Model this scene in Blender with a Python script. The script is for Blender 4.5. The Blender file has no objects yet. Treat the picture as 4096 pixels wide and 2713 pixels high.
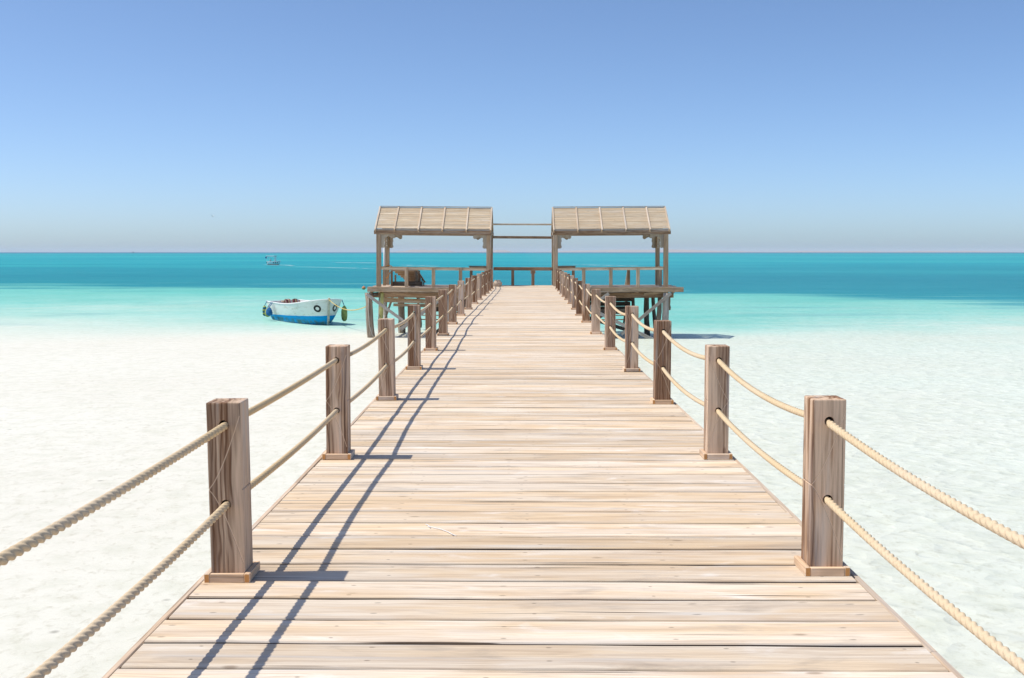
import bpy, bmesh, math, random
from mathutils import Vector, Matrix, Quaternion
from math import radians as RAD, sin, cos, pi, exp
random.seed(7)
SC = bpy.context.scene
COL = SC.collection

# ------------------------------------------------------------------ camera
F_PX, W_PX, H_PX = 4400.0, 4096.0, 2713.0
CAM_H = 1.5                       # eye height above the deck (deck top is z = 0)
SEA = -2.24                       # still water level
PITCH = math.atan((H_PX / 2 - 1009) / F_PX)
YAW = math.atan((2098 - W_PX / 2) / F_PX)
cam = bpy.data.cameras.new('camera'); camo = bpy.data.objects.new('camera', cam); COL.objects.link(camo)
cam.sensor_width = 36.0; cam.lens = F_PX / W_PX * 36.0
cam.clip_start = 0.05; cam.clip_end = 200000
camo.location = (0, 0, CAM_H); camo.rotation_euler = (pi / 2 - PITCH, 0, YAW)
SC.camera = camo

# ------------------------------------------------------------------ sky, sun, exposure
SUN_EL, SUN_AZ = RAD(61), RAD(-92.5)       # azimuth from +Y towards +X: the sun stands to the left
world = bpy.data.worlds.new('World'); SC.world = world; world.use_nodes = True
wn = world.node_tree.nodes; wl = world.node_tree.links
bg = wn['Background']
sky = wn.new('ShaderNodeTexSky'); sky.sky_type = 'NISHITA'; sky.sun_disc = False
sky.sun_elevation = SUN_EL; sky.sun_rotation = SUN_AZ
sky.altitude = 0; sky.air_density = 0.58; sky.dust_density = 0.88; sky.ozone_density = 5.0
tint = wn.new('ShaderNodeMix'); tint.data_type = 'RGBA'; tint.blend_type = 'MULTIPLY'
tint.inputs[0].default_value = 1.0; tint.inputs[7].default_value = (1.02, 1.05, 1.05, 1)      # white balance
wl.new(sky.outputs[0], tint.inputs[6]); wl.new(tint.outputs[2], bg.inputs[0]); bg.inputs[1].default_value = 0.122
sun = bpy.data.lights.new('sun', 'SUN'); suno = bpy.data.objects.new('sun', sun); COL.objects.link(suno)
sun.energy = 3.2; sun.angle = RAD(0.53); sun.color = (1.0, 0.93, 0.80)
sd = Vector((sin(SUN_AZ) * cos(SUN_EL), cos(SUN_AZ) * cos(SUN_EL), sin(SUN_EL)))
suno.rotation_euler = sd.to_track_quat('Z', 'Y').to_euler()
suno.location = sd * 60
SC.view_settings.view_transform = 'Standard'; SC.view_settings.look = 'None'
SC.view_settings.exposure = 0.42; SC.view_settings.gamma = 1.0
SC.render.engine = 'CYCLES'
SC.cycles.max_bounces = 8; SC.cycles.volume_bounces = 2; SC.cycles.transparent_max_bounces = 12
SC.cycles.diffuse_bounces = 3; SC.cycles.glossy_bounces = 3
SC.cycles.use_denoising = True
SC.cycles.caustics_reflective = False; SC.cycles.caustics_refractive = False

def at_z(px, py, z):
    """point where the ray through a photo pixel meets the level z"""
    d = camo.rotation_euler.to_matrix() @ Vector(((px - W_PX / 2) / F_PX, -(py - H_PX / 2) / F_PX, -1))
    return Vector((0, 0, CAM_H)) + d * ((z - CAM_H) / d.z)
def at_y(px, py, y):
    """point where the ray through a photo pixel meets the plane y (distance taken from what the thing touches)"""
    d = camo.rotation_euler.to_matrix() @ Vector(((px - W_PX / 2) / F_PX, -(py - H_PX / 2) / F_PX, -1))
    return Vector((0, 0, CAM_H)) + d * (y / d.y)

# ------------------------------------------------------------------ node helpers
class NT:
    def __init__(s, name):
        s.m = bpy.data.materials.new(name); s.m.use_nodes = True
        s.t = s.m.node_tree; s.n = s.t.nodes; s.l = s.t.links
        s.b = s.n['Principled BSDF']; s.out = s.n['Material Output']
    def new(s, kind, **kw):
        o = s.n.new('ShaderNode' + kind)
        for k, v in kw.items(): setattr(o, k, v)
        return o
    def set(s, sock, v):
        if isinstance(v, bpy.types.NodeSocket): s.l.new(v, sock)
        elif v is not None:
            if hasattr(sock.default_value, '__len__') and not hasattr(v, '__len__'): v = (v,) * len(sock.default_value)
            if hasattr(v, '__len__') and len(sock.default_value) == 4 and len(v) == 3: v = (*v, 1)
            sock.default_value = v
    def math(s, op, a, b=None, c=None, clamp=False):
        o = s.new('Math', operation=op, use_clamp=clamp)
        s.set(o.inputs[0], a)
        if b is not None: s.set(o.inputs[1], b)
        if c is not None: s.set(o.inputs[2], c)
        return o.outputs[0]
    def vmath(s, op, a, b=None):
        o = s.new('VectorMath', operation=op); s.set(o.inputs[0], a)
        if b is not None:
            if op == 'SCALE': s.set(o.inputs[3], b)
            else: s.set(o.inputs[1], b)
        return o.outputs['Value'] if op in ('LENGTH', 'DISTANCE', 'DOT_PRODUCT') else o.outputs[0]
    def mix(s, f, a, b, blend='MIX'):
        o = s.new('Mix', data_type='RGBA', blend_type=blend)
        s.set(o.inputs[0], f); s.set(o.inputs[6], a); s.set(o.inputs[7], b)
        return o.outputs[2]
    def noise(s, vec, scale, detail=4, rough=0.55, dist=0.0):
        o = s.new('TexNoise'); s.set(o.inputs['Vector'], vec)
        s.set(o.inputs['Scale'], scale); s.set(o.inputs['Detail'], detail)
        s.set(o.inputs['Roughness'], rough); s.set(o.inputs['Distortion'], dist)
        return o.outputs[0]
    def map(s, v, lo, hi, a=0.0, b=1.0, smooth=False):
        o = s.new('MapRange', interpolation_type='SMOOTHSTEP' if smooth else 'LINEAR')
        s.set(o.inputs[0], v); s.set(o.inputs[1], lo); s.set(o.inputs[2], hi); s.set(o.inputs[3], a); s.set(o.inputs[4], b)
        return o.outputs[0]
    def scale(s, vec, sc):
        o = s.new('Mapping', vector_type='POINT'); s.set(o.inputs[0], vec); s.set(o.inputs[3], sc)
        return o.outputs[0]
    def bump(s, h, strength, dist, normal=None):
        o = s.new('Bump'); s.set(o.inputs['Strength'], strength); s.set(o.inputs['Distance'], dist)
        s.set(o.inputs['Height'], h)
        if normal is not None: s.set(o.inputs['Normal'], normal)
        return o.outputs[0]
    def obj(s): return s.new('TexCoord').outputs['Object']
    def rnd(s): return s.new('ObjectInfo').outputs['Random']
    def sep(s, v):
        o = s.new('SeparateXYZ'); s.set(o.inputs[0], v); return o.outputs
    def comb(s, x=0, y=0, z=0):
        o = s.new('CombineXYZ'); s.set(o.inputs[0], x); s.set(o.inputs[1], y); s.set(o.inputs[2], z); return o.outputs[0]
    def done(s, color=None, rough=0.8, normal=None, spec=0.3):
        if color is not None: s.set(s.b.inputs['Base Color'], color)
        s.set(s.b.inputs['Roughness'], rough)
        s.set(s.b.inputs['Specular IOR Level'], spec)
        if normal is not None: s.l.new(normal, s.b.inputs['Normal'])
        return s.m

def plain(name, col, rough=0.7, var=0.12, nscale=6.0, bump=0.0, spec=0.3):
    m = NT(name); o = m.obj(); n = m.noise(o, nscale, 5, 0.6)
    c = m.mix(m.map(n, 0.3, 0.7), tuple(x * (1 - var) for x in col), tuple(min(1, x * (1 + var)) for x in col))
    nor = m.bump(n, bump, 0.01) if bump else None
    return m.done(c, rough, nor, spec)

def rand_shift(m, vec):
    r = m.rnd()
    return m.vmath('ADD', vec, m.comb(m.math('MULTIPLY', r, 37.0), m.math('MULTIPLY', r, 11.3), m.math('MULTIPLY', r, 5.9)))

def wood(name, pale, tan, dark, darkness=0.5, along=0, var=0.16, nails=False, end=None, carve=False, flame=0.25, split=0.5, zones=0.0, stains=0.0):
    """weathered timber; 'along' is the local axis of the grain"""
    m = NT(name); o = m.obj(); v = rand_shift(m, o)
    def st(a, b): return tuple(a if i == along else b for i in range(3))
    fine = m.noise(m.scale(v, st(1.6, 60)), 1.0, 6, 0.65, 0.4)
    mid = m.noise(m.scale(v, st(0.9, 16)), 1.0, 4, 0.6, 0.8)
    patch = m.noise(m.scale(v, st(1.1, 5)), 1.0, 3, 0.55, 0.3)
    w = m.new('TexWave', wave_type='BANDS', bands_direction='YZX'[along] if along != 2 else 'X', wave_profile='SIN')
    m.set(w.inputs['Vector'], m.scale(v, st(1.3, 5.5))); m.set(w.inputs['Scale'], 2.4)
    m.set(w.inputs['Distortion'], 11.0); m.set(w.inputs['Detail'], 2.5); m.set(w.inputs['Detail Scale'], 0.7)
    wv = w.outputs['Fac']
    r = m.rnd(); r2 = m.math('FRACT', m.math('MULTIPLY', r, 91.7))
    tone = m.math('ADD', m.map(patch, 0.40, 0.60), m.map(r, 0, 1, -0.35, 0.35), clamp=True)
    c = m.mix(tone, pale, tan)
    c = m.mix(m.math('MULTIPLY', m.map(mid, 0.42, 0.72), darkness), c, dark)
    fl = m.math('MULTIPLY', m.map(wv, 0.45, 1.0), flame)
    if zones:
        zn = m.noise(m.scale(v, st(0.6, 9)), 1.0, 3, 0.5, 0.6)
        fl = m.math('MULTIPLY', fl, m.map(zn, 0.42, 0.52, 0.15, 1.0, True))
        c = m.mix(m.map(zn, 0.49, 0.60, 0, zones, True), c, tuple(0.4 * a_ + 0.6 * b_ for a_, b_ in zip(tan, dark)))
        c = m.mix(m.map(zn, 0.47, 0.38, 0, zones, True), c, tuple(min(1, 1.12 * k) for k in pale))
        c = m.mix(m.map(r2, 0.45, 1.0, 0.0, 0.45), c, (0.42, 0.345, 0.275))
    c = m.mix(fl, c, dark)
    c = m.mix(m.math('MULTIPLY', m.map(fine, 0.50, 0.72), 0.5), c, dark)
    if stains:
        s1 = m.noise(m.scale(v, st(2.2, 7)), 1.0, 5, 0.6, 0.5)
        c = m.mix(m.map(s1, 0.57, 0.72, 0, stains), c, (0.36, 0.30, 0.25))
        c = m.mix(m.map(s1, 0.40, 0.28, 0, stains), c, (0.84, 0.80, 0.76))
    # grey bleached streaks and thin dark checks
    gs = m.noise(m.scale(v, st(0.5, 9)), 1.7, 3, 0.5, 0.2)
    c = m.mix(m.math('MULTIPLY', m.map(gs, 0.56, 0.72), 0.45), c, tuple(0.55 * pale[0] + 0.2 * k for k in (0.95, 0.98, 1.0)))
    ck = m.noise(m.scale(v, st(0.55, 42)), 1.3, 2, 0.4, 0.1)
    chk = m.map(ck, 0.69, 0.72)
    c = m.mix(m.math('MULTIPLY', chk, split), c, tuple(x * 0.25 for x in dark))
    # knots
    vo = m.new('TexVoronoi', feature='F1'); m.set(vo.inputs['Vector'], m.scale(v, st(1.4, 3.6))); m.set(vo.inputs['Scale'], 1.7)
    kn = m.map(vo.outputs['Distance'], 0.035, 0.10, 1.0, 0.0, True)
    c = m.mix(m.math('MULTIPLY', kn, 0.55), c, tuple(x * 0.55 for x in dark))
    # per piece brightness
    br = m.map(r2, 0, 1, 1 - var, 1 + var)
    c = m.mix(1.0, c, m.comb(br, br, br), 'MULTIPLY')
    h = m.math('ADD', m.math('MULTIPLY', fine, 0.7), m.math('MULTIPLY', mid, 0.6))
    h = m.math('SUBTRACT', h, m.math('MULTIPLY', chk, 1.2))
    if nails:
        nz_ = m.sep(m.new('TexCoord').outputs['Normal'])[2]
        c = m.mix(m.map(m.math('ABSOLUTE', nz_), 0.3, 0.8, 0.9, 0.0), c, (0.13, 0.085, 0.055))   # sawn sides coloured dark brown to deepen the shade of the seams
        x, y, z = m.sep(o)
        jx = m.math('ADD', m.math('MULTIPLY', m.math('SUBTRACT', m.noise(m.scale(v, (2, 0, 0)), 3.0, 1), 0.5), 0.12), m.map(r2, 0, 1, -0.12, 0.12))
        fx = m.math('SUBTRACT', m.math('PINGPONG', m.math('ADD', m.math('ADD', x, jx), 20.15), 0.335), 0.0)
        fy = m.math('SUBTRACT', m.math('ABSOLUTE', m.math('ADD', y, m.math('MULTIPLY', jx, 0.2))), 0.068)
        rr = m.math('SQRT', m.math('ADD', m.math('POWER', m.math('MULTIPLY', fx, 0.5), 2.0), m.math('POWER', fy, 2.0)))
        nd = m.map(rr, 0.0035, 0.0075, 1.0, 0.0)
        c = m.mix(m.math('MULTIPLY', nd, 0.5), c, (0.09, 0.06, 0.045))
    if carve:
        x, y, z = m.sep(o)
        flip = m.math('SUBTRACT', m.math('MULTIPLY', m.math('LESS_THAN', r2, 0.72), 2.0), 1.0)
        hz = m.math('DIVIDE', m.math('ABSOLUTE', m.math('SUBTRACT', z, 0.425)), 0.33)
        fr = m.math('POWER', hz, 0.72)
        cx = m.math('MULTIPLY', m.math('ADD', m.math('MULTIPLY', fr, 0.150), -0.080), flip)
        dx = m.math('ABSOLUTE', m.math('SUBTRACT', x, cx))
        near = m.math('LESS_THAN', hz, 1.02)
        gr = m.math('MULTIPLY', m.map(dx, 0.0015, 0.0045, 1.0, 0.0, True), near)
        c = m.mix(m.math('MULTIPLY', gr, 0.55), c, tuple(min(1, 1.2 * k) for k in pale))
        h = m.math('SUBTRACT', h, m.math('MULTIPLY', gr, 2.5))
    if end is not None:
        nn = m.new('TexCoord').outputs['Normal']
        c = m.mix(m.math('GREATER_THAN', m.math('ABSOLUTE', m.sep(nn)[along]), 0.8), c, end)
    nor = m.bump(h, 0.55, 0.004)
    return m.done(c, 0.82, nor, 0.22)

M = {}
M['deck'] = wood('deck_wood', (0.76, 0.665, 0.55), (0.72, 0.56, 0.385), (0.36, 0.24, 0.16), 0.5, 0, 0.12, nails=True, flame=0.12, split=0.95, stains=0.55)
M['edge'] = wood('edge_wood', (0.68, 0.56, 0.45), (0.62, 0.47, 0.34), (0.30, 0.21, 0.15), 0.4, 0, 0.12)
M['post'] = wood('post_wood', (0.68, 0.50, 0.36), (0.49, 0.28, 0.155), (0.12, 0.052, 0.025), 0.9, 2, 0.20, carve=True, flame=0.75, zones=0.9)
M['trim'] = wood('trim_wood', (0.85, 0.68, 0.52), (0.80, 0.57, 0.38), (0.32, 0.20, 0.12), 0.35, 0, 0.14, end=(0.62, 0.31, 0.11))
M['pav'] = wood('pavilion_wood', (0.60, 0.46, 0.32), (0.49, 0.34, 0.205), (0.15, 0.10, 0.07), 0.55, 0, 0.16, flame=0.3)
M['beam'] = wood('beam_wood', (0.46, 0.315, 0.20), (0.35, 0.215, 0.12), (0.12, 0.075, 0.05), 0.6, 0, 0.14, flame=0.3)
M['slat'] = wood('slat_wood', (0.78, 0.67, 0.51), (0.70, 0.56, 0.39), (0.34, 0.22, 0.14), 0.35, 0, 0.16, flame=0.1)
M['rafter'] = wood('rafter_wood', (0.64, 0.55, 0.45), (0.58, 0.46, 0.34), (0.34, 0.24, 0.17), 0.25, 0, 0.08, flame=0.1)
M['bracket'] = wood('bracket_wood', (0.50, 0.44, 0.34), (0.38, 0.31, 0.23), (0.22, 0.16, 0.11), 0.4, 2, 0.12, flame=0.1)
M['grey'] = wood('grey_driftwood', (0.50, 0.47, 0.43), (0.42, 0.37, 0.32), (0.20, 0.17, 0.14), 0.45, 0, 0.15)
M['pile'] = wood('pile_wood', (0.46, 0.37, 0.28), (0.28, 0.225, 0.17), (0.10, 0.075, 0.055), 0.7, 0, 0.25)
M['darkpile'] = wood('dark_pile_wood', (0.14, 0.115, 0.09), (0.10, 0.08, 0.06), (0.035, 0.028, 0.022), 0.7, 0, 0.2)  # very dark timber; for the stair boards the shade is in the colour

# rope
m = NT('rope_fibre'); o = m.obj()
n1 = m.noise(m.scale(o, (60, 60, 60)), 1.0, 4, 0.6); n2 = m.noise(o, 0.8, 3); n3 = m.noise(m.scale(o, (500, 90, 500)), 1.0, 2)
c = m.mix(m.map(n2, 0.35, 0.65), (0.64, 0.49, 0.30), (0.66, 0.54, 0.39))
c = m.mix(m.map(n1, 0.5, 0.8, 0, 0.5), c, (0.36, 0.26, 0.16))
c = m.mix(m.map(m.noise(o, 1.7, 2), 0.70, 0.76, 0, 0.5), c, (0.16, 0.13, 0.10))
M['rope'] = m.done(c, 0.9, m.bump(n3, 0.5, 0.002), 0.1)

M['white_paint'] = None
def hull_paint(name, white, blue, line_z, slope, dirt=0.5):
    m = NT(name); o = m.obj(); x, y, z = m.sep(o)
    wob = m.math('MULTIPLY', m.math('SUBTRACT', m.noise(o, 2.2, 4), 0.5), 0.05)
    lim = m.math('ADD', m.math('ADD', line_z, m.math('MULTIPLY', y, slope)), wob)
    isb = m.math('LESS_THAN', z, lim)
    d = m.noise(m.scale(o, (1.5, 1.2, 5)), 1.3, 7, 0.72, 0.4)
    wc = m.mix(m.map(d, 0.52, 0.70, 0, dirt), white, (0.42, 0.36, 0.24))
    wc = m.mix(m.map(m.noise(o, 9, 6, 0.75), 0.62, 0.72, 0, 0.55 * dirt), wc, (0.30, 0.22, 0.14))
    bc = m.mix(m.map(d, 0.45, 0.7), blue, tuple(k * 0.7 for k in blue))
    low = m.map(z, 0.02, 0.14, 0.85, 0.0)
    bc = m.mix(m.math('MULTIPLY', low, m.map(m.noise(o, 3, 5), 0.4, 0.6)), bc, (0.10, 0.16, 0.09))
    c = m.mix(isb, wc, bc)
    return m.done(c, 0.75, m.bump(d, 0.3, 0.01), 0.15)
M['hull'] = hull_paint('boat_hull_paint', (0.82, 0.82, 0.78), (0.0, 0.34, 0.75), 0.14, 0.030, 0.6)
M['inside'] = plain('boat_inside_paint', (0.74, 0.74, 0.74), 0.6, 0.06, 3)
M['stem'] = plain('boat_stem_paint', (0.52, 0.48, 0.38), 0.7, 0.35, 9, 0.3)
M['eye'] = plain('black_paint', (0.018, 0.017, 0.016), 0.6, 0.2)
M['farhull'] = hull_paint('far_boat_paint', (0.86, 0.86, 0.85), (0.02, 0.10, 0.20), 0.07, 0.0, 0.05)
M['white'] = plain('white_paint', (0.78, 0.78, 0.77), 0.5, 0.04)
M['navy'] = plain('navy_cloth', (0.008, 0.03, 0.22), 0.8, 0.2)
M['rubber'] = plain('dark_rubber', (0.02, 0.035, 0.04), 0.7, 0.2)
M['clay'] = plain('clay', (0.50, 0.40, 0.31), 0.85, 0.14, 14, 0.3, 0.1)
M['yellowrope'] = plain('yellow_rope', (0.62, 0.46, 0.16), 0.8, 0.2, 30)
M['orangerope'] = plain('orange_rope', (0.68, 0.30, 0.06), 0.8, 0.2, 30)
M['palerope'] = plain('pale_rope', (0.48, 0.45, 0.38), 0.9, 0.2, 30)
M['pipe'] = plain('yellow_green_pipe', (0.50, 0.50, 0.20), 0.5, 0.15, 5)
M['whitepole'] = plain('white_pole', (0.76, 0.77, 0.78), 0.4, 0.05)
M['buoy'] = plain('orange_buoy', (0.62, 0.22, 0.08), 0.5, 0.15)
M['limefender'] = plain('olive_fender', (0.33, 0.36, 0.10), 0.6, 0.3, 7, 0.2)
M['bluefender'] = plain('blue_net_cloth', (0.02, 0.13, 0.33), 0.8, 0.45, 9, 0.5)
M['string'] = plain('white_string', (0.80, 0.80, 0.82), 0.7, 0.05)
M['skin'] = plain('skin', (0.30, 0.17, 0.11), 0.6, 0.08)
M['hair'] = plain('dark_hair', (0.015, 0.012, 0.01), 0.6, 0.1)
M['shirt'] = plain('white_shirt', (0.76, 0.76, 0.78), 0.8, 0.04)
M['trousers'] = plain('dark_trousers', (0.03, 0.035, 0.045), 0.8, 0.1)
M['gull'] = plain('gull_feathers', (0.66, 0.66, 0.64), 0.7, 0.1)
M['ship'] = plain('grey_ship_paint', (0.42, 0.44, 0.48), 0.6, 0.1)
def striped(name, axis, cols, freq):
    m = NT(name); o = m.obj(); v = m.sep(o)[axis]
    t = m.math('FRACT', m.math('MULTIPLY', v, freq))
    cr = m.new('ValToRGB'); cr.color_ramp.interpolation = 'CONSTANT'
    e = cr.color_ramp.elements
    for i, c in enumerate(cols):
        if i < 2: el = e[i]; el.position = i / len(cols)
        else: el = e.new(i / len(cols))
        el.color = (*c, 1)
    m.set(cr.inputs[0], t)
    return m.done(cr.outputs[0], 0.85)
M['cloth'] = striped('striped_blanket', 0, [(0.35, 0.07, 0.07), (0.14, 0.05, 0.05), (0.55, 0.42, 0.20), (0.40, 0.12, 0.12), (0.50, 0.48, 0.46), (0.48, 0.38, 0.28)], 2.2)
M['stripefender'] = striped('striped_fender', 2, [(0.01, 0.10, 0.22), (0.02, 0.12, 0.10), (0.42, 0.42, 0.10)], 5.0)

# ------------------------------------------------------------------ mesh helpers
def link(name, me, mat=None, parent=None):
    o = bpy.data.objects.new(name, me); COL.objects.link(o)
    if mat is not None and me is not None and not me.materials: me.materials.append(mat)
    if parent is not None: o.parent = parent
    return o
def pymesh(name, v, f, smooth=False):
    me = bpy.data.meshes.new(name); me.from_pydata([tuple(p) for p in v], [], f); me.update()
    if smooth: me.polygons.foreach_set('use_smooth', [True] * len(me.polygons))
    return me
def tag(o, label=None, cat=None, group=None, kind=None):
    if label: o['label'] = label
    if cat: o['category'] = cat
    if group: o['group'] = group
    if kind: o['kind'] = kind
    return o
def thing(name, label, cat, loc=(0, 0, 0), group=None):
    o = bpy.data.objects.new(name, None); COL.objects.link(o); o.location = loc; o.empty_display_size = 0.3
    return tag(o, label, cat, group)
def cbox_vf(sx, sy, sz, ch):
    """box with chamfered edges"""
    hx, hy, hz = sx / 2, sy / 2, sz / 2
    V, idx = [], {}
    for a in (-1, 1):
        for b in (-1, 1):
            for c in (-1, 1):
                for k, p in enumerate(((a * hx, b * (hy - ch), c * (hz - ch)), (a * (hx - ch), b * hy, c * (hz - ch)), (a * (hx - ch), b * (hy - ch), c * hz))):
                    idx[a, b, c, k] = len(V); V.append(p)
    Fc = []
    for s in (-1, 1):
        q = [idx[s, -1, -1, 0], idx[s, 1, -1, 0], idx[s, 1, 1, 0], idx[s, -1, 1, 0]]; Fc.append(q if s > 0 else q[::-1])
        q = [idx[-1, s, -1, 1], idx[-1, s, 1, 1], idx[1, s, 1, 1], idx[1, s, -1, 1]]; Fc.append(q if s > 0 else q[::-1])
        q = [idx[-1, -1, s, 2], idx[1, -1, s, 2], idx[1, 1, s, 2], idx[-1, 1, s, 2]]; Fc.append(q if s > 0 else q[::-1])
    for b in (-1, 1):
        for c in (-1, 1):
            q = [idx[-1, b, c, 1], idx[1, b, c, 1], idx[1, b, c, 2], idx[-1, b, c, 2]]; Fc.append(q if b * c > 0 else q[::-1])
            q = [idx[b, -1, c, 0], idx[b, 1, c, 0], idx[b, 1, c, 2], idx[b, -1, c, 2]]; Fc.append(q[::-1] if b * c > 0 else q)
            q = [idx[b, c, -1, 0], idx[b, c, 1, 0], idx[b, c, 1, 1], idx[b, c, -1, 1]]; Fc.append(q if b * c > 0 else q[::-1])
    for a in (-1, 1):
        for b in (-1, 1):
            for c in (-1, 1):
                q = [idx[a, b, c, 0], idx[a, b, c, 1], idx[a, b, c, 2]]; Fc.append(q if a * b * c > 0 else q[::-1])
    return V, Fc
_cache = {}
def box_mesh(sx, sy, sz, ch=None, mat=None):
    ch = min(0.006, 0.15 * min(sx, sy, sz)) if ch is None else ch
    k = (round(sx, 3), round(sy, 3), round(sz, 3), round(ch, 4), mat.name if mat else '')
    if k not in _cache:
        v, f = cbox_vf(sx, sy, sz, ch); me = pymesh('timber', v, f)
        if mat: me.materials.append(mat)
        _cache[k] = me
    return _cache[k]
def box(name, c, size, mat, parent=None, rot=(0, 0, 0), ch=None):
    o = link(name, box_mesh(*size, ch, mat), mat, parent); o.location = c; o.rotation_euler = rot
    return o
def board(name, p0, p1, w, t, mat, parent=None, up=(0, 0, 1), jit=0.0, ch=None):
    """timber from p0 to p1: local X runs along it, width w lies across 'up', thickness t along 'up'"""
    p0, p1 = Vector(p0), Vector(p1); d = (p1 - p0); L = d.length; x = d / L
    u = Vector(up); y = u.cross(x)
    if y.length < 1e-4: y = Vector((0, 1, 0)).cross(x)
    y.normalize(); z = x.cross(y)
    R = Matrix((x, y, z)).transposed()
    o = link(name, box_mesh(L, w, t, ch, mat), mat, parent)
    o.matrix_basis = Matrix.Translation((p0 + p1) / 2 + Vector((random.uniform(-1, 1), random.uniform(-1, 1), random.uniform(-1, 1))) * jit) @ R.to_4x4()
    return o
def tube_vf(path, radii, n=8, cap=True, squash=None):
    P = [Vector(p) for p in path]; V, Fc = [], []
    prev = None
    for i, p in enumerate(P):
        t = (P[min(i + 1, len(P) - 1)] - P[max(i - 1, 0)]).normalized()
        if prev is None:
            a = Vector((0, 0, 1)) if abs(t.z) < 0.9 else Vector((1, 0, 0))
            u = (a - t * a.dot(t)).normalized()
        else: u = (prev - t * prev.dot(t)).normalized()
        prev = u; w = t.cross(u)
        r = radii[i] if hasattr(radii, '__len__') else radii
        for k in range(n):
            a = 2 * pi * k / n; V.append(p + (u * cos(a) + w * sin(a)) * r)
    for i in range(len(P) - 1):
        for k in range(n):
            a, b = i * n + k, i * n + (k + 1) % n
            Fc.append((a, b, b + n, a + n))
    if cap: Fc.append(tuple(range(n))[::-1]); Fc.append(tuple(range(len(V) - n, len(V))))
    return V, Fc
def tube(name, path, r, mat, parent=None, n=8, smooth=True):
    v, f = tube_vf(path, r, n)
    return link(name, pymesh(name, v, f, smooth), mat, parent)
def log_pile(name, p0, p1, r, mat, parent, seed=0, n=9, wob=0.025):
    """round, slightly crooked pole"""
    rn = random.Random(seed); p0, p1 = Vector(p0), Vector(p1); L = (p1 - p0).length
    path, rad = [], []
    for i in range(7):
        t = i / 6
        q = Vector((t * L - L / 2, rn.uniform(-wob, wob) if 0 < i < 6 else 0, rn.uniform(-wob, wob) if 0 < i < 6 else 0))
        path.append(q); rad.append(r * (1.06 - 0.15 * t) * rn.uniform(0.92, 1.08))
    v, f = tube_vf(path, rad, n)
    o = link(name, pymesh(name, v, f, True), mat, parent)
    x = (p1 - p0).normalized(); a = Vector((0, 1, 0)); y = (a - x * a.dot(x)).normalized()
    o.matrix_basis = Matrix.Translation((p0 + p1) / 2) @ Matrix((x, y, x.cross(y))).transposed().to_4x4()
    return o
def lathe_vf(prof, n=20):
    V, Fc = [], []
    for r, z in prof:
        for k in range(n):
            a = 2 * pi * k / n; V.append((r * cos(a), r * sin(a), z))
    for i in range(len(prof) - 1):
        for k in range(n):
            a, b = i * n + k, i * n + (k + 1) % n
            Fc.append((a, b, b + n, a + n))
    return V, Fc
def smoothstep(t): t = max(0, min(1, t)); return t * t * (3 - 2 * t)
def interp(x, xs, ys):
    if x <= xs[0]: return ys[0]
    for i in range(1, len(xs)):
        if x <= xs[i]:
            return ys[i - 1] + (ys[i] - ys[i - 1]) * (x - xs[i - 1]) / (xs[i] - xs[i - 1])
    return ys[-1]

# ------------------------------------------------------------------ sea bed and water
def depth(x, y):
    e = interp(x, [-80, -45, -25, -9, 0, 8, 20, 32, 60], [39, 40, 42.5, 48.5, 48, 47.5, 47, 48, 54])
    w = interp(x, [-60, -25, -9, 8, 25, 50], [44, 38, 19, 17, 28, 42])
    base = interp(x, [-60, -6, 3, 60], [0.04, 0.035, 0.13, 0.24])
    base += 0.05 * smoothstep((y - 25) / 25) * (1 if x > 0 else 0.0)
    amp = interp(x, [-60, -25, -9, 8, 25, 50], [0.70, 0.75, 1.15, 1.20, 0.85, 0.70])
    d = base + amp * smoothstep((y - e) / w) ** 0.8 + (1.95 - amp) * smoothstep((y - 62) / 70)
    return d + 2.5 * smoothstep((y - 90) / 200)
def grass(x, y):
    yb = interp(x, [-90, -20, 4, 16, 26, 38, 70], [136, 131, 124, 117, 106, 84, 66])
    w = interp(x, [-60, 10, 30, 45], [14, 10, 14, 20])
    return max(-3.0, min(3.0, (y - yb) / w))
def rows():
    ys = [-400, -150, -60, -30]; y = -30
    while y < 160: y += 1.5 if 35 < y < 75 else 3.0; ys.append(y)
    while y < 26000: y *= 1.12; ys.append(y)
    return ys
def cols():
    xs = []; x = 0
    while x < 90: xs.append(x); x += 2.0 if x < 40 else 3.0
    while x < 26000: xs.append(x); x *= 1.3
    return [-v for v in xs[:0:-1]] + xs
def sheet(name, zf, mat, attrs=None, kind='structure', ymin=-1e9):
    X, Y = cols(), [y for y in rows() if y >= ymin]
    V = [(x, y, zf(x, y)) for y in Y for x in X]; n = len(X)
    Fc = [(j * n + i, j * n + i + 1, (j + 1) * n + i + 1, (j + 1) * n + i) for j in range(len(Y) - 1) for i in range(n - 1)]
    me = pymesh(name, V, Fc, True)
    for k, fn in (attrs or {}).items():
        a = me.attributes.new(k, 'FLOAT', 'POINT'); a.data.foreach_set('value', [fn(v[0], v[1]) for v in V])
    o = link(name, me, mat); tag(o, kind=kind); return o

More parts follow.
